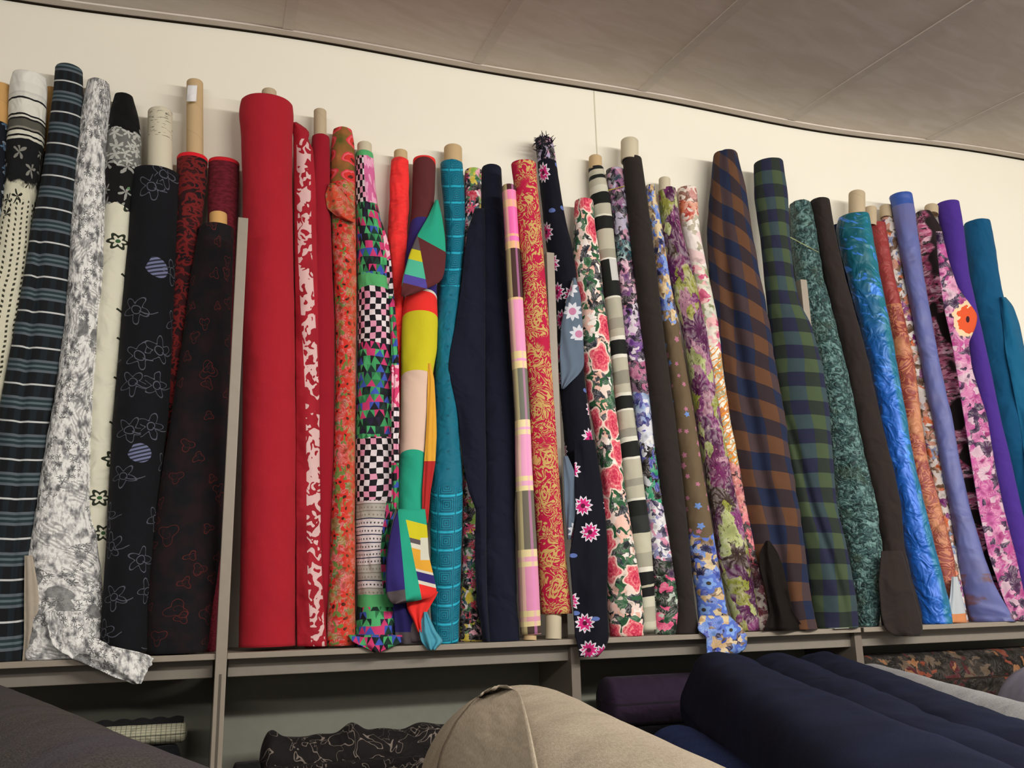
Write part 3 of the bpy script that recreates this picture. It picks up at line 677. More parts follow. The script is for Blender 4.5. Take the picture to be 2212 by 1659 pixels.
BP = plain('grey_back_panel', '84867c', .7, .2)
for i_, (a, b) in enumerate(((-1.6, X1-.0145), (X1+.0145, X2-.0145), (X2+.0145, X3-.0145), (X3+.0145, 4.2))):
    o = box('back_panel', (a, -.012, .03), (b, -.002, SHELF_Z-.016), BP); tagt(o, 'greenish grey back panel under the shelf, '+('left of the left upright', 'between the left and middle uprights', 'between the middle and right uprights', 'right of the right upright')[i_], 'panel', 'back panels of the wall shelving')
# ------------------------------------------------------------------ standing rolls
GRP = 'fabric rolls standing in a row on the shelf'
NR = [0]
def roll(label, rows, mat, yt=None, yb=-.255, tubes=(), flaps=(), name='fabric_roll', group=GRP, floorz=SHELF_Z, **kw):
    NR[0] += 1; sd = NR[0]*1.37
    wt = (rows[0][2]-rows[0][1])/2*.0014
    if yt is None: yt = -.022-min(wt, kw.get('cap', .05))
    c = P((rows[-1][1]+rows[-1][2])/2, rows[-1][0], yb); c[2] = max(c[2], floorz)
    e = empty(name, c); tagt(e, label, 'fabric roll', group)
    kw.setdefault('seed', sd)
    o, cents = fabric('fabric', rows, yt, yb, mat, e, floorz=floorz, **kw)
    for tb in tubes:
        xl, xr, ya, yb_, tm = tb[:5]; yy = tb[5] if len(tb) > 5 else None
        m_ = (xr-xl)/2*.0014
        r0_ = rows[1][0] if rows[1][0]-rows[0][0] <= 16 else rows[0][0]
        if ya < rows[0][0]: yb_ = r0_+3
        dep = lambda q: min(yt+(yb-yt)*(q-rows[0][0])/(rows[-1][0]-rows[0][0]), -m_-.004)
        if len(tb) > 5: dep = lambda q: tb[5]
        a = P((xl+xr)/2, ya, dep(ya)); b = P((xl+xr)/2+(tb[6] if len(tb) > 6 else 0), yb_, dep(yb_))
        if b[2] < SHELF_Z+.001: b = b+(a-b)*((SHELF_Z+.001-b[2])/(a[2]-b[2]))
        t = tube('cardboard_tube', b, a, (xr-xl)/2*mpp(a), tm, e)
    return e
def rl(s):                     # "y xl xr, y xl xr"
    return [tuple(float(q) for q in p.split()) for p in s.split(',')]

m1 = M_striped_floral_cream(); lace = M_lace(); blk = M_blackembroid()
roll('navy roll with pale blossom print, cut off by the left edge of the photo', rl('275 -48 20,400 -55 16,470 -62 8,700 -95 -25,1000 -130 -70,1400 -160 -100'), M_navyfloral_left(), tubes=[(-22, 23, 190, 330, TUBE3)])
roll('cream roll with black-striped top and dotted lower cloth, left of the tall black check roll', rl('170 30 97,200 24 98,300 20 92,420 12 74,500 -3 66,700 -48 50,900 -92 14,1100 -130 -15,1400 -160 -40'), m1, yb=-.20, yt=-.07, wrk=.06, fold=.04)
roll('bare tan tube end showing between the striped cream roll and the black plaid roll', rl('330 96 122,600 60 100,1000 0 60,1400 -40 20'), solid('dark_backing', '1c1d22'), yt=-.03, yb=-.12, tubes=[(96, 122, 193, 380, TUBE3)])
roll('tall black roll with grey check bands and thin white lines', rl('153 122 176,200 119 177,256 112 172,330 103 168,400 92 161,500 72 151,610 56 145,700 40 139,800 22 123,900 3 104,1000 -8 92,1100 -22 76,1200 -30 66,1330 -40 56,1432 -48 53'), M_blackplaid(), grooves=[([(480, -.6, 0), (560, -.45, 1), (800, -.3, 1), (1100, .1, .8), (1400, .3, .8)], .016, .16)], wrk=.015, cap=.05)
e = roll('white and grey lace collage roll with a tail spilling over the shelf edge', rl('182 190 234,220 182 238,300 172 234,400 160 230,500 154 226,600 149 223,700 142 214,800 130 204,900 114 196,1000 95 192,1100 82 190,1200 64 208,1300 60 216,1400 58 214,1428 58 216'), lace, yb=-.262, wrk=.06, fold=.10, cap=.04)
sheet('selvedge_strip', rl('205 176 184,300 180 190,400 192 203,470 206 216,520 220 228'), -.05, -.10, solid('white_selvedge', 'dcdce0'), e, .002, .001)
sheet('loose_tail', [(1320, 96, 190), (1370, 104, 200), (1398, 116, 236), (1408, 128, 300), (1414, 140, 334), (1430, 176, 326), (1445, 208, 319), (1462, 248, 311), (1477, 290, 303)], -.29, -.335, lace, e, .006, .010, 1.5, edge=5, ycurve=[(1330, -.30), (1395, -.325), (1410, -.335), (1476, -.335)])
sheet('inner_lining', rl('1200 53 70,1300 52 88,1380 52 80,1428 48 84'), -.262, -.285, solid('beige_speckled_lining', 'b0a597'), e, .004, .002)
roll('roll with black top, grey floral border and cream lower cloth with dark flowers', rl('212 249 287,245 240 296,290 232 301,370 226 302,420 226 292,500 226 284,600 215 276,700 203 266,800 198 260,900 188 251,1000 185 248,1100 184 242,1200 190 236,1300 195 236,1400 195 236'), M_bwlace(), yt=-.05, yb=-.215, wrk=.05, fold=.06)
pt = M_printtube()
roll('thick black roll with pale grey embroidered flowers around a white printed tube', rl('368 300 375,378 289 386,400 287 386,500 281 380,600 273 376,700 266 370,800 258 366,900 249 360,1000 243 348,1100 237 337,1200 232 330,1300 225 320,1408 219 320'), blk, tubes=[(321, 371, 244, 420, pt)], wrk=.015, cap=.06)
e = roll('black and red floral roll with a long tan tube bearing a white sticker', rl('333 386 446,345 384 448,400 383 444,500 378 432,600 372 420,700 366 409,800 360 398,900 354 388,1000 347 372,1100 338 352,1200 330 350,1400 322 345'), M_redblack('black_red_dense_floral', '1b1418', '7a2222', .95, .16, .75, 38, .35, .3505), yb=-.20, tubes=[(404, 438, 179, 400, TUBE)])
a = P(415, 182, -.0); 
stk = sheet('sticker', rl('184 405 426,219 403 424'), -.085, -.088, solid('white_sticker', 'efeff2', .6, 0), [c for c in e.children if c.name.startswith('cardboard_tube')][0], .006, 0, thick=.0006)
e = roll('short wine-red roll standing behind the black and red embroidered roll', rl('343 455 512,352 452 516,400 451 515,470 450 512,600 450 505,800 455 500,1000 458 492,1100 455 484,1200 452 480,1300 446 474,1408 438 466'), M_redlines(), yt=-.06, yb=-.20, cap=.035)
roll('black roll with fine dark red embroidery beside the left upright, orange tube at its top', rl('482 440 502,495 432 504,540 424 502,600 414 500,700 402 497,800 388 494,900 374 490,1000 358 487,1100 343 481,1200 331 474,1300 322 458,1410 320 444'), M_redblack('black_cloth_fine_red_embroidery', '14151a', '6a2a26', .8, .045, .7, 17, .12), yt=-.11, yb=-.262, cap=.045, tubes=[(453, 490, 464, 520, TUBE3)], grooves=[([(900, .8, 0), (1100, .4, .6), (1330, -.2, .8), (1400, -.4, .4)], .008, .12)])

roll('very thick bright red roll right of the left upright', rl('214 530 627,226 523 631,240 519 633,262 519 632,300 523 630,400 526 630,500 526 631,600 527 633,700 527 635,900 526 637,1100 523 638,1250 521 638,1396 518 639'), M_red(), yt=-.10, yb=-.235, tubes=[(566, 597, 198, 230, TUBE2)], wrk=.012, cap=.064, nseg=64)
e = roll('dark red velvet roll with a column of white motifs, right of the big red roll', rl('284 678 708,300 674 712,400 668 713,500 664 715,600 660 718,700 658 722,800 656 723,900 656 723,1000 656 721,1100 658 719,1200 662 718,1300 664 716,1398 660 708'), M_red('dark_red_velvet', '98182a'), tubes=[(678, 705, 241, 330, TUBE2)], wrk=.03, fold=.06, yt=-.06, yb=-.225, cap=.036)
sheet('motif_fold', rl('264 631 640,276 632 660,290 633 672,300 634 662,320 634 676,400 635 682,500 636 684,600 637 686,700 638 688,800 639 690,1000 639 690,1200 640 694,1300 640 700,1396 642 706'), -.085, -.268, M_redmotif(), e, .016, .003, 1)
e = roll('red and green floral roll with a turned-back collar, right of the velvet roll', rl('278 728 752,286 720 761,310 716 765,400 713 767,500 716 768,600 721 770,700 724 769,800 725 768,900 723 767,1000 720 767,1100 716 766,1200 713 767,1300 708 766,1394 704 767'), M_redgreen(), tubes=(), wrk=.05, cap=.035)
sheet('collar_flap', rl('396 712 722,420 702 745,450 706 764,470 730 767,480 762 768'), -.11, -.12, M_redgreen(), e, .018, .003)
e = roll('multicolour patchwork roll with checkers and triangles, tip hanging over the shelf', rl('322 772 802,335 768 806,400 768 811,450 769 818,550 772 838,600 773 842,650 774 848,750 772 852,850 771 848,950 770 852,1000 770 857,1060 769 858,1100 769 854,1150 769 842,1200 770 838,1260 771 842,1300 772 852,1396 764 858'), M_patch(), tubes=[(772, 803, 313, 360, TUBEW)], wrk=.05, fold=.08, yt=-.05, yb=-.25, cap=.036)
sheet('side_fold', rl('480 808 824,520 818 838,560 832 844,700 844 856,800 846 862,900 846 862,1000 846 861,1100 846 860'), -.09, -.27, M_patchside(), e, .006, .003)
sheet('hanging_tip', [(1372, 752, 868), (1385, 760, 872), (1396, 782, 850), (1404, 800, 832), (1409, 810, 820)], -.30, -.325, M_patchside(), e, .004, .006, ycurve=[(1372, -.29), (1392, -.322), (1409, -.325)])
roll('scarlet red crumpled roll with a tan tube, left of the colour-block roll', rl('342 850 878,350 845 883,400 842 884,450 841 883,500 838 881,560 836 878,600 840 876,650 844 872,700 848 869,800 853 868,900 857 868,1000 858 868,1380 855 868'), M_brightred(), tubes=[(851, 880, 329, 370, TUBE)], wrk=.10, yt=-.045, yb=-.17)
cr = M_colour_roll()
e = roll('colour-block roll banded in brown, red, yellow, pink and green', rl('341 896 936,348 892 941,400 891 940,460 889 936,520 880 940,580 872 946,620 884 943,650 872 944,700 868 946,760 867 944,800 867 936,850 866 930,900 865 926,1000 863 919,1080 861 916,1130 858 918,1200 858 922,1300 868 925,1385 872 930'), cr, wrk=.02, yt=-.05, yb=-.255, cap=.036, fold=.03)
sheet('upper_fold', rl('432 941 946,470 924 955,510 900 961,550 884 963,580 876 961,600 870 957,612 868 950,640 867 880'), -.105, -.185, M_colour_flap(), e, .012, .002, 1)
sheet('gold_inner_edge', rl('785 924 930,820 924 938,900 922 942,940 920 943,1000 916 940,1060 912 930,1130 912 924'), -.17, -.24, M_bands('gold_and_red_inner_edge', [(0, CB['gold']), (.994, 'b02c2c')], .004, tilt=0), e, .004, .002)
sheet('lower_fold', rl('1100 860 918,1125 850 921,1160 842 924,1200 836 926,1250 833 938,1275 834 943,1290 836 944,1304 848 862'), -.27, -.325, M_colour_skirt(), e, .012, .007, 1.2, seed=3)
sheet('twisted_tip', rl('1278 905 946,1290 878 941,1315 880 926,1340 893 914,1366 903 913'), -.275, -.295, M_bands('scarlet_white_tip', [(0, 'd8d0c4'), (.6, CB['red'])], .01), e, .010, .006, seed=2)
sheet('indigo_underside', rl('1280 850 905,1320 850 905,1360 853 908,1392 855 916'), -.265, -.28, M_bands('indigo_grey_hem', [(0, '241f58'), (1.362, '4e474c')], .004), e, .006, .004)
e = roll('teal sheer roll with square tile pattern, right of the colour-block roll', rl('348 955 996,356 951 1000,400 954 1003,450 958 1005,520 964 1004,580 956 1000,640 947 993,700 943 989,760 941 986,850 940 992,920 939 992,1000 935 998,1060 930 1000,1200 930 996,1300 930 993,1392 934 990'), M_tealtile(), tubes=[(959, 998, 321, 390, TUBE)], wrk=.05, yt=-.05, yb=-.26, cap=.036)
sheet('mesh_tip', [(1322, 914, 922), (1340, 910, 930), (1365, 906, 942), (1385, 910, 958), (1400, 922, 942), (1404, 926, 940)], -.29, -.325, solid('light_turquoise_mesh', '4fa3bd', .7), e, .008, .008, ycurve=[(1322, -.285), (1388, -.322), (1404, -.325)])
bt = M_blacktropic()
roll('black roll with bright tropical flowers, mostly hidden behind the navy roll', rl('362 1008 1036,372 1004 1042,450 1003 1042,520 1000 1040,700 1000 1038,900 999 1038,1000 999 1036,1060 999 1040,1100 1000 1042,1200 998 1036,1280 994 1030,1340 993 1036,1388 992 1048'), bt, yt=-.045, yb=-.20, cap=.028)
nv = solid('navy_black_crepe', '12172b', .95, .25, 2.)
e = roll('plain navy roll with loose folded cloth, left of the pink plaid roll', rl('357 1046 1078,366 1040 1083,430 1038 1086,500 1036 1092,600 1032 1097,700 1034 1102,800 1036 1108,860 1038 1112,950 1040 1117,1020 1038 1116,1100 1038 1112,1200 1034 1113,1300 1036 1116,1388 1040 1122'), nv, wrk=.03, fold=.06, yt=-.06, yb=-.255, cap=.042)
sheet('loose_flap', rl('450 1026 1046,500 1010 1048,560 1002 1048,620 996 1048,700 984 1048,760 972 1048,800 968 1048,860 982 1048,900 990 1048,1000 1000 1050,1060 1012 1050,1100 1028 1050,1200 1026 1050,1300 1030 1052,1386 1046 1058'), -.11, -.28, nv, e, .016, .005, .8)
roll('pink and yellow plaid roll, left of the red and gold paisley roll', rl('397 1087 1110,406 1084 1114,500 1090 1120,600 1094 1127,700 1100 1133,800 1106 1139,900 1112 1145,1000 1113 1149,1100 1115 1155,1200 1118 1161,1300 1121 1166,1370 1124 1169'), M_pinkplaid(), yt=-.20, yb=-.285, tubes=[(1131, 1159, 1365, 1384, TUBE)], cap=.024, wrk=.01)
roll('crimson roll with gold paisley scrolls on a cream tube, beside the middle upright', rl('347 1108 1150,356 1104 1158,400 1110 1161,450 1115 1166,520 1121 1172,600 1127 1178,700 1131 1186,800 1137 1192,900 1142 1199,1000 1147 1206,1100 1153 1213,1200 1160 1222,1326 1168 1236'), M_paisley(), yt=-.20, yb=-.262, tubes=[(1178, 1213, 1318, 1382, TUBEW)], cap=.032, wrk=.012)
e = roll('tall navy roll with pink dahlias, frayed top and a hanging tail', rl('296 1164 1188,305 1157 1194,340 1160 1200,380 1164 1206,420 1168 1212,480 1174 1222,540 1182 1238,600 1194 1246,700 1204 1256,800 1206 1262,900 1214 1274,1000 1224 1288,1100 1236 1298,1200 1234 1300,1300 1238 1302,1390 1244 1305'), M_navyflower(), wrk=.05, fold=.05, yt=-.05, yb=-.245, cap=.034)
sheet('chambray_fold', rl('600 1238 1243,640 1226 1254,700 1212 1258,760 1209 1261,790 1210 1262,808 1211 1252,824 1212 1234,840 1213 1218'), -.16, -.19, M_denim(), e, .012, .003)
sheet('lower_chambray_fold', rl('985 1217 1226,1040 1218 1250,1100 1220 1246,1140 1224 1238,1165 1226 1232'), -.26, -.275, M_denim(), e, .006, .003)
sheet('loose_tail', rl('950 1240 1284,1050 1242 1300,1120 1244 1308,1200 1230 1313,1300 1238 1311,1380 1243 1315,1400 1250 1308,1419 1252 1290'), -.255, -.33, M_navyflower(), e, .012, .008, 1, ycurve=[(950, -.255), (1300, -.31), (1375, -.328), (1419, -.33)])
vs, fs = [], []
rng = np.random.default_rng(4)
for i_ in range(90):
    p0 = P(1158+34*rng.random(), 296+34*rng.random()**1.3, -.055-.05*rng.random()); d_ = nrm(np.array([rng.normal()*.9-.35, -abs(rng.normal())*.4, rng.normal()*.8+.35]))
    w_ = nrm(np.cross(d_, [0, 1, .1]))*.0028; L_ = .010+.014*rng.random(); bnd = rng.normal(size=3)*.006; k_ = len(vs)
    for q_ in range(5):
        t_ = q_/4; c_ = p0+d_*L_*t_+bnd*t_*t_; ww = w_*(1-.7*t_); vs += [c_-ww, c_+ww, c_+np.array([0, -.0022*(1-t_), 0])]
    for q_ in range(4):
        b_ = k_+q_*3
        for (m_, n_) in ((0, 1), (1, 2), (2, 0)): fs.append((b_+m_, b_+n_, b_+3+n_, b_+3+m_))
link('frayed_edge', vs, fs, solid('frayed_navy', '1d1a2c'), e, [(0, 0)]*len(vs))
roll('white roll with big pink roses and green leaves, left of the beige block-striped roll', rl('428 1246 1276,438 1241 1282,480 1239 1284,560 1238 1296,620 1244 1302,650 1250 1306,750 1256 1318,850 1268 1326,950 1286 1338,1050 1298 1350,1150 1306 1366,1250 1308 1382,1320 1312 1390,1374 1318 1390'), M_roses(), yt=-.06, yb=-.258, wrk=.05, fold=.06, cap=.034)
roll('black and beige block-striped roll with white lines', rl('356 1273 1300,366 1271 1304,430 1275 1318,500 1284 1325,560 1292 1331,600 1298 1336,700 1311 1348,800 1321 1358,900 1331 1370,1000 1340 1385,1060 1346 1392,1150 1358 1405,1250 1372 1412,1360 1378 1418'), M_blackbeige(), yt=-.04, yb=-.24, tubes=[(1272, 1300, 341, 380, TUBE)], wrk=.02, cap=.028)
e = roll('purple, teal and black bouquet-print roll with a yellow string near the top', rl('362 1314 1342,370 1309 1348,450 1320 1357,560 1332 1366,650 1340 1381,750 1350 1396,850 1365 1406,950 1378 1413,1050 1390 1427,1150 1400 1444,1250 1410 1461,1320 1412 1466,1372 1414 1462'), M_purpleteal(), yt=-.045, yb=-.245, wrk=.05, cap=.028)
a = [P(1314, 411, -.095), P(1330, 409, -.10), P(1349, 402, -.09)]
tube('string', a[0], a[2], .0016, solid('yellow_string', 'c9b23a'), e, n=8)
dk = solid('charcoal_brown_twill', '2b2523', .9, .3)
roll('plain charcoal brown roll on a cream tube, right of the purple bouquet roll', rl('336 1350 1380,346 1345 1386,400 1350 1394,500 1360 1407,600 1371 1420,700 1382 1431,800 1394 1444,900 1406 1458,1000 1418 1470,1100 1431 1481,1200 1447 1491,1300 1460 1500,1340 1458 1506,1372 1452 1510'), dk, yt=-.085, yb=-.262, tubes=[(1341, 1379, 306, 380, TUBEW)], wrk=.012, cap=.04)
e = roll('olive brown roll with blue and gold flowers and a shiny tail over the shelf edge', rl('405 1394 1414,440 1396 1420,500 1406 1432,600 1416 1446,700 1430 1466,800 1445 1482,900 1456 1500,1000 1468 1515,1100 1480 1532,1200 1490 1548,1300 1505 1566,1368 1512 1580'), M_brownblue(), yt=-.04, yb=-.25, wrk=.04, cap=.03)
sheet('loose_tail', [(1330, 1512, 1575), (1360, 1506, 1606), (1375, 1526, 1614), (1395, 1526, 1613), (1408, 1527, 1604), (1419, 1528, 1570)], -.29, -.33, M_brownblue(), e, .014, .006, 1.2, ycurve=[(1330, -.285), (1372, -.328), (1419, -.33)])
roll('plum and olive watercolour floral roll, left of the cream and orange floral roll', rl('402 1424 1452,412 1422 1460,500 1429 1472,600 1446 1500,700 1470 1522,800 1489 1540,900 1502 1556,1000 1520 1574,1100 1535 1596,1200 1549 1616,1300 1572 1634,1362 1590 1640'), M_purpleolive(), yt=-.05, yb=-.255, tubes=[(1423, 1448, 388, 430, TUBEW)], wrk=.08, fold=.06, cap=.03)
roll('cream, pink and orange floral roll, left of the brown check roll', rl('402 1466 1502,410 1463 1505,500 1475 1511,600 1495 1531,700 1512 1552,800 1526 1562,900 1540 1576,1000 1558 1596,1100 1584 1614,1200 1606 1638,1300 1622 1662,1362 1630 1668'), M_creampink(), yt=-.04, yb=-.24, wrk=.05, cap=.028)
gA = M_gingham('brown_navy_check_flannel', ('5e402e', '46383b'), ('33292f', '212a45'), .071, .064, .6, .3, .06)
e = roll('brown and navy buffalo check roll, tall, left of the green check roll', rl('328 1546 1584,336 1541 1592,400 1535 1608,450 1531 1615,500 1528 1622,600 1532 1640,700 1545 1660,800 1558 1674,900 1570 1693,1000 1583 1706,1100 1600 1724,1200 1616 1738,1300 1636 1750,1364 1648 1764'), gA, yt=-.085, yb=-.262, wrk=.04, cap=.055, nseg=60, grooves=[([(450, -.25, .2), (600, -.3, 1), (800, -.25, 1), (1000, -.05, 1), (1200, .1, 1), (1360, .1, 1)], .022, .2)])
sheet('satin_underside', rl('1168 1655 1662,1190 1642 1678,1220 1640 1690,1260 1650 1700,1320 1664 1712,1362 1650 1740'), -.305, -.322, solid('dark_brown_satin', '150e0b', .7, .1, 1., 0, .12), e, .010, .010, 1.5)
gB = M_gingham('green_navy_check_flannel', ('46543d', '3a4a50'), ('2b332f', '272a42'), .054, .054, .1, .55, .10)
e = roll('green and navy buffalo check roll, right of the brown check roll', rl('346 1638 1682,354 1629 1691,420 1630 1700,520 1644 1706,600 1652 1714,660 1658 1726,700 1662 1748,800 1675 1776,900 1688 1789,1000 1703 1797,1100 1717 1806,1200 1737 1830,1300 1752 1848,1360 1762 1852'), gB, yt=-.11, yb=-.272, wrk=.03, cap=.045, nseg=60, grooves=[([(850, -.9, 0), (950, -.6, .8), (1100, -.1, 1), (1200, .2, .9), (1330, .5, .3)], .016, .13)])
e = roll('dark teal crinkled silk roll tied with a pale string, left of the dark brown roll', rl('432 1712 1744,442 1706 1750,500 1708 1762,560 1714 1770,600 1720 1776,700 1744 1804,800 1766 1829,900 1782 1849,1000 1795 1869,1100 1806 1893,1200 1826 1904,1300 1846 1902,1366 1848 1896'), M_tealcrinkle(), yt=-.055, yb=-.255, wrk=.09, fold=.09, cap=.04)
a = [P(1706, 512, -.125), P(1768, 545, -.12)]
tube('string', a[0], a[1], .0018, solid('pale_green_string', 'aeb88a'), e, n=8)
db = solid('dark_brown_jersey', '2a2220', .85, .3, 1.5)
e = roll('dark brown jersey roll hanging slightly over the shelf, right of the teal crinkled roll', rl('426 1756 1784,436 1750 1791,500 1762 1802,600 1780 1824,700 1802 1852,800 1827 1878,900 1845 1898,1000 1865 1924,1100 1888 1945,1180 1906 1950,1250 1902 1966,1320 1903 1984,1366 1908 1990'), db, yt=-.09, yb=-.262, wrk=.05, fold=.05, cap=.036)
sheet('loose_tail', rl('1190 1904 1948,1260 1898 1968,1330 1904 1988,1360 1912 1994,1374 1934 1986'), -.305, -.33, db, e, .012, .007, 1)
roll('navy roll mostly hidden between the dark brown roll and the shiny teal roll', rl('476 1798 1816,490 1796 1822,640 1814 1846,800 1850 1880,1000 1890 1915,1350 1950 1980'), solid('deep_navy_cloth', '16244a'), yt=-.035, yb=-.15, cap=.02)
tagp = sheet('paper_tag', rl('625 1824 1832,640 1826 1838,680 1838 1844'), -.07, -.075, solid('white_paper', 'cfcdc8', .7, 0), None, .0, 0, thick=.0008); tagt(tagp, 'white paper tag showing between the dark brown roll and the shiny teal roll', 'tag')
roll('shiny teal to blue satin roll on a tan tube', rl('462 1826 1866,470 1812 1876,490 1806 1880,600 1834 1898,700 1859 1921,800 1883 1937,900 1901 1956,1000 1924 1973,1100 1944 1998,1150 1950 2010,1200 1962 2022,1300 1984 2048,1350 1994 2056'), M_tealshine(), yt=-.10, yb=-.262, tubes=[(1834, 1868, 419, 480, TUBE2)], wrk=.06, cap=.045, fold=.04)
roll('rust brocade roll on a tan tube, right of the shiny teal roll', rl('478 1882 1908,486 1878 1912,600 1898 1931,700 1922 1956,800 1935 1976,900 1950 1988,1000 1964 2003,1100 1985 2032,1200 2008 2058,1300 2040 2068,1350 2050 2075'), M_rust(), yt=-.05, yb=-.23, tubes=[(1868, 1893, 450, 500, TUBE2, -.05)], cap=.028)
e = roll('white and orange blossom print roll, left of the periwinkle roll', rl('460 1908 1932,470 1904 1936,600 1922 1952,700 1941 1974,800 1962 1996,900 1986 2020,1000 2006 2038,1100 2026 2052,1200 2036 2066,1345 2050 2090'), M_whitebrown(), yt=-.045, yb=-.22, tubes=[(1901, 1928, 448, 480, TUBE2)], cap=.026, wrk=.05)
sheet('pale_corner', rl('1246 2056 2068,1290 2052 2078,1325 2044 2086,1345 2040 2088'), -.26, -.285, M_bands('pale_blue_orange_corner', [(0, 'b5bcc4'), (1.325, 'c9855a')], .03), e, .006, .003)
roll('periwinkle blue silk roll, flaring wide at the shelf', rl('415 1928 1962,424 1922 1968,445 1928 1972,500 1937 1980,600 1956 1994,700 1975 2012,800 1994 2031,860 2004 2044,900 2016 2055,1000 2033 2071,1100 2053 2093,1200 2070 2122,1260 2080 2142,1310 2090 2168,1350 2098 2192'), M_periwinkle(), yt=-.10, yb=-.262, cap=.036, wrk=.05, fold=.05)
e = roll('black roll with dense pink cherry blossom, right of the periwinkle roll', rl('452 1980 2004,462 1978 2010,500 1985 2034,600 1994 2044,700 2010 2056,800 2026 2074,900 2040 2092,1000 2054 2106,1100 2072 2124,1200 2094 2146,1300 2128 2182,1344 2140 2200'), M_cherry(), yt=-.05, yb=-.235, tubes=[(1998, 2026, 447, 480, TUBE2)], cap=.032, wrk=.05)
sheet('poppy_print_fold', rl('500 2022 2034,560 2026 2048,620 2032 2068,680 2042 2112,705 2048 2108,740 2056 2092,800 2066 2100,900 2082 2132,1000 2098 2148,1100 2114 2168,1200 2136 2194,1300 2170 2216,1340 2190 2224'), -.17, -.305, M_poppy(), e, .014, .004, 1)
roll('violet purple roll right of the pink blossom roll', rl('432 2030 2062,441 2024 2070,500 2035 2080,600 2052 2092,700 2082 2116,800 2099 2138,900 2120 2158,1000 2138 2182,1100 2158 2204,1200 2178 2228,1344 2205 2260'), solid('violet_crepe', '4b2f92', .9, .4), yt=-.075, yb=-.24, cap=.034)
e = roll('petrol blue roll cut off by the right edge of the photo', rl('474 2090 2128,483 2084 2136,540 2090 2148,600 2095 2154,700 2115 2178,800 2134 2196,900 2152 2218,1000 2172 2244,1100 2190 2268,1200 2210 2290,1344 2240 2330'), solid('petrol_blue_crepe', '0d5580', .9, .3, 1.6), yt=-.06, yb=-.25, cap=.045, wrk=.05)
sheet('loose_flap', rl('642 2160 2172,660 2160 2188,700 2166 2202,760 2172 2214,900 2200 2248,1100 2230 2300'), -.15, -.24, solid('petrol_blue_crepe_fold', '0d5f88', .9, .3, 1.6), e, .018, .006, 1)
cx_ = px_x(1800, 1375, SHELF_Y)
card = box('price_card', (cx_, SHELF_Y-.012, SHELF_Z+.0005), (cx_+.055, SHELF_Y+.055, SHELF_Z+.0015), plain('white_card', 'e6e6e2', .6))
tagt(card, 'small white card lying on the shelf edge under the green check roll', 'card')

# ------------------------------------------------------------------ lying rolls
def lying(name, A, B, r0, r1, mat, parent, seed=0., amp=.01, end=.8, n=90, nseg=72, disp=None, squash=1.0, endB=.3):
    A, B = np.array(A, float), np.array(B, float); L = np.linalg.norm(B-A); ax = (B-A)/L
    s = nrm(np.cross(ax, [0, 0, 1.])); q = nrm(np.cross(s, ax))
    vs, uv, fs = [], [], []
    # longitudinal stations with a rounded end
    st = []
    for i in range(10):
        a = i/9*math.pi/2; st.append((r0*end*(1-math.cos(a)), math.sin(a)**.9 if i else .02))
    for i in range(1, n): st.append((r0*end+(L-r0*end-r1*endB)*i/(n-1), 1))
    for i in range(1, 8):
        a = i/7*math.pi/2; st.append((L-r1*endB+r1*endB*math.sin(a), max(.02, math.cos(a))))
    for j, (h, k) in enumerate(st):
        r = (r0+(r1-r0)*h/L)*k
        for i in range(nseg):
            th = 2*math.pi*i/nseg
            c, d = math.cos(th), math.sin(th)
            rr = r*(1+amp*(nz(c*1.5+seed, d*1.5, h*5)+.5*nz(c*4, d*4+seed, h*14)))
            if disp: rr += disp(th, h, k)
            vs.append(A+ax*h+s*rr*c+q*rr*d*squash); uv.append((th*r0, h))
        if j:
            for i in range(nseg):
                k2 = (i+1) % nseg; fs.append(((j-1)*nseg+i, (j-1)*nseg+k2, j*nseg+k2, j*nseg+i))
    fs.append(tuple(range(nseg))); fs.append(tuple((len(st)-1)*nseg+i for i in range(nseg))[::-1])
    return link(name, vs, fs, mat, parent, uv)
def heather(name, a, b, rough=.95, fine=260, st=.35, tint=None, hb=4, bs=7):
    g = G(name); n = g.noise(g.u*5, g.v*1.6, 60, 1, 6, .3, .7); n2 = g.noise(g.u*9, g.v*2, fine/4, 3, 3)
    c = g.mix(g.smooth(n*.35+n2*.65, .34, .66), a, b)
    if tint: c = g.mix(g.smooth(g.noise(g.u, g.v, 6, 4, 2), .4, .7)*.3, c, tint)
    return g.out(c, rough, 0, spec=.08, bump=g.noise(g.u, g.v, bs, 4, 3)*hb, bd=.004)
TZ = 1.05
FG = 'large jersey rolls lying on the display table in front'
def big(label, a, b, r, mat, **kw):
    za = TZ+r+kw.pop('dz', 0.); A, B = Pz(a[0], a[1], za), Pz(b[0], b[1], za)
    c = A.copy(); c[2] = za-r; e = empty('jersey_roll', c); tagt(e, label, 'fabric roll', FG)
    lying('jersey', A, B, r, r, mat, e, **kw)
    return e, A, B
def bump_at(ths, wid, amt, h0, h1, drift=0.):
    def f(th, h, k):
        d = (th-ths-drift*h+math.pi) % (2*math.pi)-math.pi
        w = min(1, max(0, (h-h0)/.05))*min(1, max(0, (h1-h)/.05))
        return amt*math.exp(-(d/wid)**2)*w
    return f
charm = heather('charcoal_jersey', '3d3a3e', '57524f', tint='4a4658')
big('charcoal heather roll in the lower left corner, lying in front of the shelf', (-130, 1578), (610, 2300), .14, charm, seed=1, amp=.012)
tanm = heather('oatmeal_jersey', '9c9080', 'b0a594')
rt = .150
zz = TZ+rt; A, B = Pz(1100, 1686, zz), Pz(1720, 2420, zz)
e = empty('jersey_roll', (A[0], A[1], TZ)); tagt(e, 'oatmeal beige heather roll with a folded edge, lying in the centre foreground', 'fabric roll', FG)
tan_ob = lying('jersey', A, B, rt, rt, tanm, e, 2, .012)
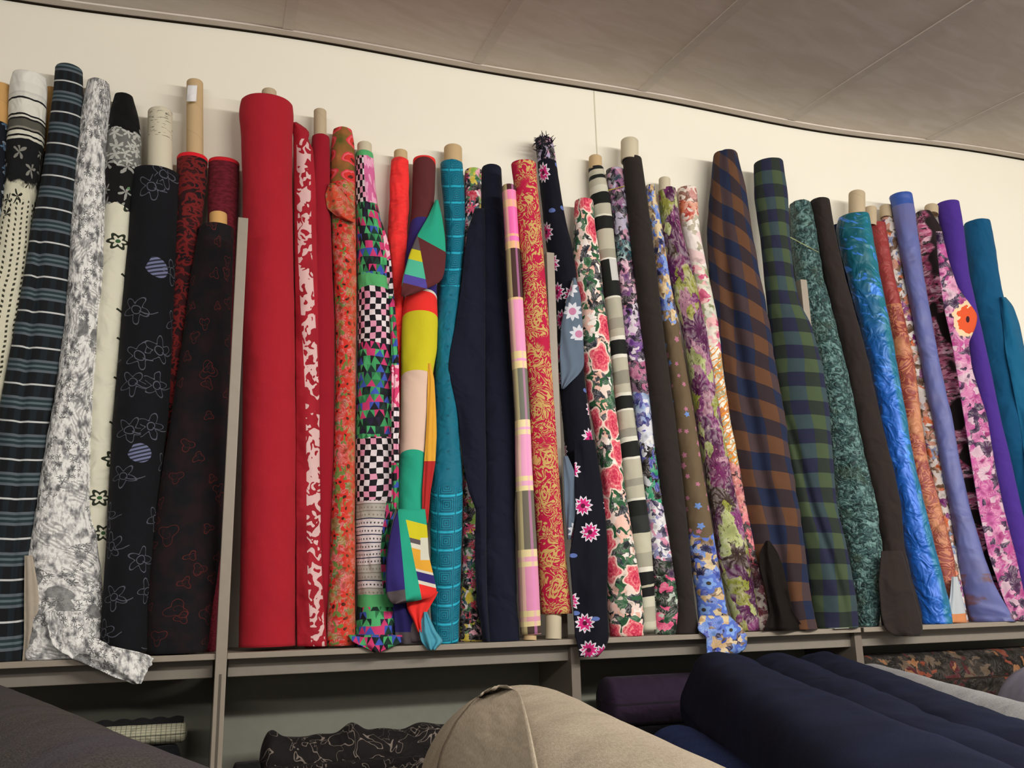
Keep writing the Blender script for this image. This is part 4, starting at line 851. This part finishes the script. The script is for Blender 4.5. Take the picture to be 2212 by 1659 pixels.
# the loose outer edge folded over the end of the oatmeal roll, lying on its surface
from mathutils.bvhtree import BVHTree
def drape(name, base, rows, mat, parent, lift, lift_edge, nx=26, thick=.003):
    me = base.data; bv = BVHTree.FromPolygons([v.co for v in me.vertices], [p.vertices for p in me.polygons])
    y0, y1 = rows[0][0], rows[-1][0]; R = resample(rows, int((y1-y0)/6), 1); vs, uv, fs = [], [], []; last = None
    for j, (py, xl, xr) in enumerate(R):
        for i in range(nx):
            t = i/(nx-1); px = xl+(xr-xl)*t; d = Vector(nrm(ray(px, py)))
            hit = bv.ray_cast(Vector(CAM), d)
            dist = hit[3] if hit[0] is not None else (last if last else 1.3)
            if hit[0] is not None: last = dist
            dist -= lift+(lift_edge-lift)*t**3
            vs.append(CAM+np.array(d)*dist); uv.append((px/1000, py/1000))
            if j and i: fs.append(((j-1)*nx+i-1, j*nx+i-1, j*nx+i, (j-1)*nx+i))
    o = link(name, vs, fs, mat, parent, uv); so = o.modifiers.new('thickness', 'SOLIDIFY'); so.thickness = thick; so.offset = 0; return o
drape('folded_edge', tan_ob, [(1482, 1068, 1094), (1489, 1054, 1112), (1498, 1042, 1124), (1520, 1018, 1131), (1560, 985, 1141), (1620, 955, 1153), (1700, 935, 1168)], tanm, e, .003, .040)
drape('inner_layer', tan_ob, [(1520, 1112, 1124), (1560, 1108, 1132), (1600, 1112, 1140), (1640, 1120, 1150), (1700, 1130, 1160)], heather('oatmeal_jersey_inner_lit', 'bdb09a', 'cfc4b0'), e, .004, .012)  # lit inside of the fold opening, painted as a paler oatmeal
navym = heather('navy_jersey', '181c2d', '1c2135', tint='232a45', hb=2, bs=5)
f1, f2, f3 = bump_at(1.15, .35, .016, .1, 2, -.25), bump_at(2.2, .4, -.010, .15, 2, -.1), bump_at(.45, .3, -.010, .05, 2, -.2)
e2, A2, B2 = big('navy blue jersey roll with long soft folds, lying right of the oatmeal roll', (1562, 1512), (2270, 2040), .132, navym, seed=3, amp=.03, disp=lambda t, h, k: f1(t, h, k)+f2(t, h, k)+f3(t, h, k))
z2 = TZ+.135
A3, B3 = Pz(1768, 1490, z2), Pz(2520, 1965, z2)
lying('loose_outer_layer', A3, B3, .115, .115, navym, e2, 5, .05)
lying('middle_fold', Pz(1672, 1498, z2), Pz(2400, 2000, z2), .118, .115, navym, e2, 9, .05)
big('dark blue jersey piece showing low between the oatmeal and navy rolls', (1455, 1640), (1960, 2060), .078, heather('blue_jersey', '1b2440', '27335a'), seed=6, amp=.03)
big('pale grey heather roll lying behind the navy roll', (1868, 1512), (2560, 1800), .108, heather('grey_marl_jersey', '83858a', 'a2a3a4'), seed=7, amp=.02)
big('lavender grey roll with rounded end at the lower right edge', (2226, 1545), (2900, 1700), .125, heather('lavender_grey_jersey', '777585', '83818f', fine=500), seed=8, amp=.01)
t = empty('display_table', (1.0, -1.6, 0)); tagt(t, 'wooden display table under the large jersey rolls', 'table')
WOOD = plain('table_wood', '6b5a45', .6)
box('tabletop', (-1.4, -2.35, TZ-.04), (3.4, -.72, TZ-.001), WOOD, t, .004)
for (x, y) in ((-1.3, -2.25), (3.3, -2.25), (-1.3, -.82), (3.3, -.82)): box('leg', (x-.04, y-.04, .0005), (x+.04, y+.04, TZ-.041), WOOD, t, .003)

# things lying in the lower compartments
LG = 'dark fabrics lying in the lower compartments'
def bolt(label, x0, x1, zc, yc, r, mat, seed=0., amp=.02, parts=(), squash=1., name='folded_fabric', **kw):
    e = empty(name, ((x0+x1)/2, yc, zc-r*squash)); tagt(e, label, 'fabric', LG)
    lying('cloth', (x0, yc, zc), (x1, yc, zc), r, r, mat, e, seed, amp, .35, squash=squash, endB=.35, **kw); return e
def gz(px, py, y): return float(P(px, py, y)[2])
g = G('cream_grid_cloth'); gx, gy = (g.v/.012).frac(), (g.u/.010).frac(); gcol = g.mix(g.mx(gx < .14, gy < .16), 'b5b39c', '6f7265')
gridm = g.out(gcol, .85, bump=wr(g), bd=.003)
yb_ = -.16
zt1, zb1 = gz(300, 1562, yb_), gz(300, 1610, yb_); zc1 = (zt1+zb1)/2; r1 = (zt1-zb1)/2
xa, xb = px_x(60, 1590, yb_), px_x(404, 1590, yb_)
eg = bolt('cream grid cloth with dark lace border, lying on navy cloth left of the left upright', xa, xb, zc1, yb_, .042, gridm, 1, .03, squash=r1/.042)
edge = []
vs, fs, uv = [], [], []
for i in range(60):
    x = xa+.02+(xb-xa-.03)*i/59
    h = .0085+.006*abs(math.sin(i*.42))
    for (dy, dz) in ((-.020, -.003), (-.006, h), (.010, h*.9)):
        vs.append((x, yb_+dy, zc1+r1+dz-.001)); uv.append((x, dy))
    if i:
        for k in range(2): fs.append(((i-1)*3+k, i*3+k, i*3+k+1, (i-1)*3+k+1))
o = link('lace_border', vs, fs, solid('black_lace_border', '17171a'), eg, uv); so = o.modifiers.new('thickness', 'SOLIDIFY'); so.thickness = .003
rb = (zc1-r1-LOWZ)/2
bolt('dark navy folded cloth under the cream grid cloth', xa-.02, xb-.004, LOWZ+rb+.0005, yb_, .075, solid('dark_navy_cloth', '12151d'), 2, .03, squash=rb/.076)
# black corded lace pile
g = G('black_corded_lace'); a_, b_ = g.warp(g.u, g.v, 18, .02, 3); n = g.noise(a_, b_, 16, 2, 1, 1.2); n2 = g.noise(a_, b_, 26, 6, 1, 1.)
ln = g.mx(((n-.5).abs() < .012), ((n2-.5).abs() < .010)*(n > .5)); c = g.mix(ln*.8, '1d191a', '8b8078'); corded = g.out(c, .8, bump=ln*3+wr(g, 20), bd=.003)
xa, xb = px_x(562, 1600, -.17), px_x(1010, 1600, -.17)
ztop = gz(750, 1582, -.17); r3 = .062
def lump(th, h, k):
    up = max(0, math.sin(th))
    return up*k*(.018*math.exp(-((h-.03)/.02)**2)+.020*math.exp(-((h-.245)/.03)**2)+.010*nz(h*14, 3, 0)+.012*math.exp(-((h-.44)/.05)**2))
bolt('crumpled black lace with raised grey cord scrolls, right of the left upright', xa, xb, ztop-r3, -.17, r3, corded, 3, .06, disp=lump)
r4 = (ztop-2*r3-LOWZ)/2
bolt('black cloth under the crumpled corded lace', px_x(480, 1650, -.17), xb+.02, LOWZ+r4+.0005, -.17, r4+.002, solid('black_cloth', '131213'), 4, .04, squash=r4/(r4+.002))
bolt('small black folded cloth beside the left upright, left of the corded lace', px_x(500, 1640, -.12), px_x(560, 1640, -.12), gz(530, 1632, -.12)-.03, -.215, .03, solid('black_fleece', '151416'), 5, .08)
xa, xb = px_x(1300, 1500, -.2), px_x(1800, 1480, -.2); zt2 = gz(1400, 1458, -.2)
bolt('dark purple roll lying in the compartment behind the navy roll', xa, xb, zt2-.072, -.19, .072, solid('dark_purple_cloth', '2b1c33'), 6, .015)
r5 = (zt2-.144-LOWZ)/2
bolt('black cloth under the dark purple roll', xa-.06, xb, LOWZ+r5+.0005, -.19, .075, solid('black_cloth_low', '121116'), 7, .03, squash=r5/.077)
g = G('black_orange_autumn_floral'); cc = g.blobs(g.u, g.v, ['17140f', '1c1814', '2c2722', '17140f', '231e1a', '17130f', '7a3c2a', '5c4e40', '15120e', '8a6040', '332e28', '4a1c20', '17140f', '1c1814'], 26, .03, 22, 2, pet=.2)[0]
fl_ = g.out(cc, .85, bump=wr(g), bd=.003)
xa, xb = px_x(1842, 1450, -.2), px_x(2330, 1440, -.2); zt3 = gz(2000, 1408, -.2)
bolt('black roll with orange and tan autumn flowers lying in the right-hand compartment', xa, xb, zt3-.085, -.17, .085, fl_, 8, .02)
r6 = (zt3-.17-LOWZ)/2
bolt('dark cloth under the autumn floral roll', xa, xb, LOWZ+r6+.0005, -.17, .07, solid('black_cloth_right', '141218'), 9, .03, squash=r6/.072)

# ------------------------------------------------------------------ light: long ceiling fittings in front of the wall, off to the right
def area(loc, target, sx, sy, watts, col):
    l = bpy.data.lights.new('ceiling_tube_light', 'AREA'); l.shape = 'RECTANGLE'; l.size = sx; l.size_y = sy; l.energy = watts; l.color = col
    o = bpy.data.objects.new('ceiling_tube_light', l); COL.objects.link(o); o.location = loc
    o.rotation_euler = (Vector(target)-Vector(loc)).to_track_quat('-Z', 'Y').to_euler(); return o
WARM = (1.0, .95, .86)
area((1.9, -3.3, 2.86), (1.6, 0, 1.2), 2.6, .12, 92, WARM)
area((-1.4, -4.2, 2.74), (-.2, 0, 1.2), 2.4, .12, 30, WARM)
area((4.6, -3.3, 2.86), (3.2, 0, 1.2), 2.4, .12, 46, WARM)
wd = bpy.data.worlds.new('room_bounce'); scene.world = wd; wd.use_nodes = True
wd.node_tree.nodes['Background'].inputs[0].default_value = (1.0, .95, .88, 1); wd.node_tree.nodes['Background'].inputs[1].default_value = .42
vs_ = scene.view_settings; vs_.view_transform = 'Standard'; vs_.look = 'None'; vs_.gamma = 1; vs_.use_curve_mapping = False; vs_.exposure = 0.0
